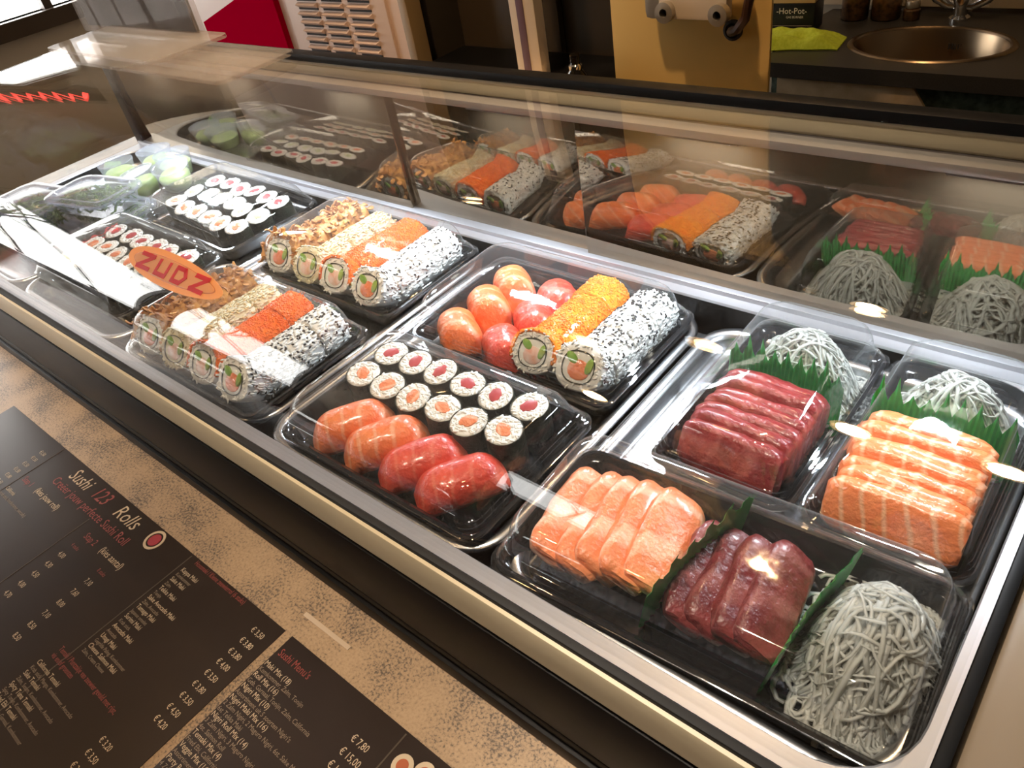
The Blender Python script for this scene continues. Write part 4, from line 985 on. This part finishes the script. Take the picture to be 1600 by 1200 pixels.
mb = MB(); mb.tube([(-0.452, 0.899, 0.097), (-0.448, 0.885, 0.099), (-0.434, 0.872, 0.106), (-0.422, 0.868, 0.120), (-0.418, 0.868, 0.14), (-0.41, 0.868, 0.17)], 0.0055, 8); kp('cable', mb, cable_dark, sb)
# worktop with sink
ZW = -0.28
wk = thing('sink_worktop', 'dark worktop with a round inset steel sink by the back wall', 'worktop', (-0.2, 2.0, ZF))
SXc, SYc, SA, SB = -0.525, 2.035, 0.168, 0.118
mb = MB(); N_ = 48
inner = lambda z, s=1.0: [(SXc+SA*s*math.cos(2*PI*i/N_), SYc+SB*s*math.sin(2*PI*i/N_), z) for i in range(N_)]
def outer(z):
    pts = []
    for i in range(N_):
        a = 2*PI*i/N_; c, s = math.cos(a), math.sin(a)
        x0, x1, y0, y1 = -0.86-SXc, 0.6-SXc, 1.85-SYc, 2.285-SYc
        k = min((x1/c if c > 1e-6 else x0/c if c < -1e-6 else 1e9), (y1/s if s > 1e-6 else y0/s if s < -1e-6 else 1e9)); pts.append((SXc+c*k, SYc+s*k, z))
    return pts
o1 = outer(ZW); 
mb.loft([inner(ZW-0.035), inner(ZW), o1, outer(ZW-0.035), inner(ZW-0.035)])
top_o = kp('top', mb, worktop_m, wk, smooth=30)
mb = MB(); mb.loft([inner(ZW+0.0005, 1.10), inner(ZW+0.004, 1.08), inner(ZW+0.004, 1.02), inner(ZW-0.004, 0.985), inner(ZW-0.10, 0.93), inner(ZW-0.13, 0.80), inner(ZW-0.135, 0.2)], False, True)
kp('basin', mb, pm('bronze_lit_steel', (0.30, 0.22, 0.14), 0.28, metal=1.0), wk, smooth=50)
for i in range(6): kp('overflow_slot', MB().box(SXc+0.015+i*0.007, SXc+0.019+i*0.007, SYc+SB*0.93, SYc+SB*0.95, ZW-0.045, ZW-0.032), slot_dark, wk)
pb = MB(); pb.add([(x, y, z) for y in (1.87, 1.88) for x, z in ((-0.82, -0.60), (-0.30, -0.60), (-0.505, -0.3155), (-0.82, -0.3155))], [(0, 1, 2, 3), (7, 6, 5, 4), (0, 4, 5, 1), (1, 5, 6, 2), (2, 6, 7, 3), (3, 7, 4, 0)])
kp('stone_panel', pb, stone_beige, wk)
kp('marble_panel', MB().bbox(-0.84, 0.58, 1.882, 1.90, ZF, -0.316, 0.002), stone_green, wk)
tap = thing('mixer_tap', 'chrome mixer tap behind the round sink', 'tap', (-0.515, 2.225, ZW))
mb = MB(); mb.loft([ring(0.024, 0), ring(0.024, 0.006), ring(0.016, 0.012), ring(0.018, 0.035), ring(0.024, 0.05), ring(0.022, 0.06), ring(0.008, 0.066)], True, True); part('body', mb, chrome, tap, smooth=50)
for sx in (-1, 1):
    mb = MB(); mb.tube([(0, 0, 0.032), (sx*0.03, -0.004, 0.036), (sx*0.055, -0.008, 0.052), (sx*0.066, -0.008, 0.068)], 0.012, 10, lambda t: 0.8+0.5*t); part('handle', mb, chrome, tap, smooth=50)
mb = MB(); mb.tube([(0, 0, 0.06), (0, -0.005, 0.14), (0, -0.04, 0.19), (0, -0.10, 0.19), (0, -0.12, 0.16)], 0.009, 10); part('spout', mb, chrome, tap, smooth=50)
# towel
mb = MB(); nu, nv = 30, 16; topg = []; botg = []
for i in range(nu+1):
    r1, r2 = [], []
    for j in range(nv+1):
        u, v = i/nu, j/nv; x = -0.20+0.40*u; y = (-0.055+0.11*v)*(1+0.15*math.sin(u*5)); e = min(1, 6*u, 6*(1-u), 6*v, 6*(1-v))
        z = 0.020*e*(0.8+0.35*noise.noise((u*5, v*4, 2)))+0.004*noise.noise((u*14, v*9, 4))*e+0.002
        r1.append((x, y+0.012*noise.noise((u*4, 3, 1)), max(z, 0.0012))); r2.append((x, y+0.012*noise.noise((u*4, 3, 1)), 0.0))
    topg.append(r1); botg.append(r2[::-1])
mb.loft(topg, closed=False); mb.loft(botg, closed=False)
o = part('folded_towel', mb, towel_m, None, smooth=True, loc=(-0.865, 1.985, ZW+0.0005), rot=(0, 0, 0.12)); o.scale = (0.75, 1.0, 1.4)
tag(o, 'lime green microfibre cloth folded beside the round sink', 'cloth')
hp = thing('burner_carton', 'black carton with pale lettering behind the green cloth', 'box', (-0.876, 2.11, ZW), (0, 0, 0.10))
part('carton', MB().bbox(-0.058, 0.052, -0.04, 0.04, 0.0, 0.072, 0.002), box_black, hp)
part('upper_carton', MB().bbox(-0.060, 0.052, -0.04, 0.045, 0.073, 0.16, 0.002), box_tan, hp)
for body, x, z, s in (('-Hot-Pot-', -0.046, 0.048, 0.021), ('GAS BURNER', -0.020, 0.037, 0.0080)):
    tx = text('lettering', body, x, -0.0405, s, ink_white, hp, sx=0.95); tx.location = (x, -0.0405, z); tx.rotation_euler = (PI/2, 0, 0)
part('line', MB().box(-0.054, 0.048, -0.0408, -0.04, 0.018, 0.019), ink_grey, hp)
for (x, y, r, hh, l) in ((-0.765, 2.21, 0.034, 0.10, 'dark glass jar beside the black carton'), (-0.690, 2.22, 0.036, 0.07, 'low clear jar of spices next to the wall'), (-0.625, 2.215, 0.02, 0.03, 'small round dish next to the wall')):
    t = thing('spice_jar', l, 'jar', (x, y, ZW))
    rg = lambda rr, zz: [(rr*math.cos(2*PI*i/n), rr*math.sin(2*PI*i/n), zz) for i in range(n)]
    mb = MB(); mb.loft([rg(r*0.9, 0), rg(r, 0.003), rg(r, hh*0.8), rg(r*0.8, hh*0.9), rg(r*0.8, hh)], True, True); part('jar_body', mb, brown_glass, t, smooth=50)
    mb = MB(); mb.loft([rg(r*0.84, hh), rg(r*0.86, hh+0.002), rg(r*0.86, hh+0.014), rg(r*0.8, hh+0.016)], True, True); part('lid', mb, alu, t, smooth=50)

# lettering becomes plain mesh
bpy.context.view_layer.update()
dg = bpy.context.evaluated_depsgraph_get()
for o in [o for o in sc.objects if o.type == 'FONT']:
    me = bpy.data.meshes.new_from_object(o.evaluated_get(dg)); nm0 = o.name.split('.')[0]; me.name = nm0
    q = bpy.data.objects.new(nm0, me); COL.objects.link(q); q.parent = o.parent; q.location = o.location; q.rotation_euler = o.rotation_euler; q.scale = o.scale
    bpy.data.objects.remove(o)
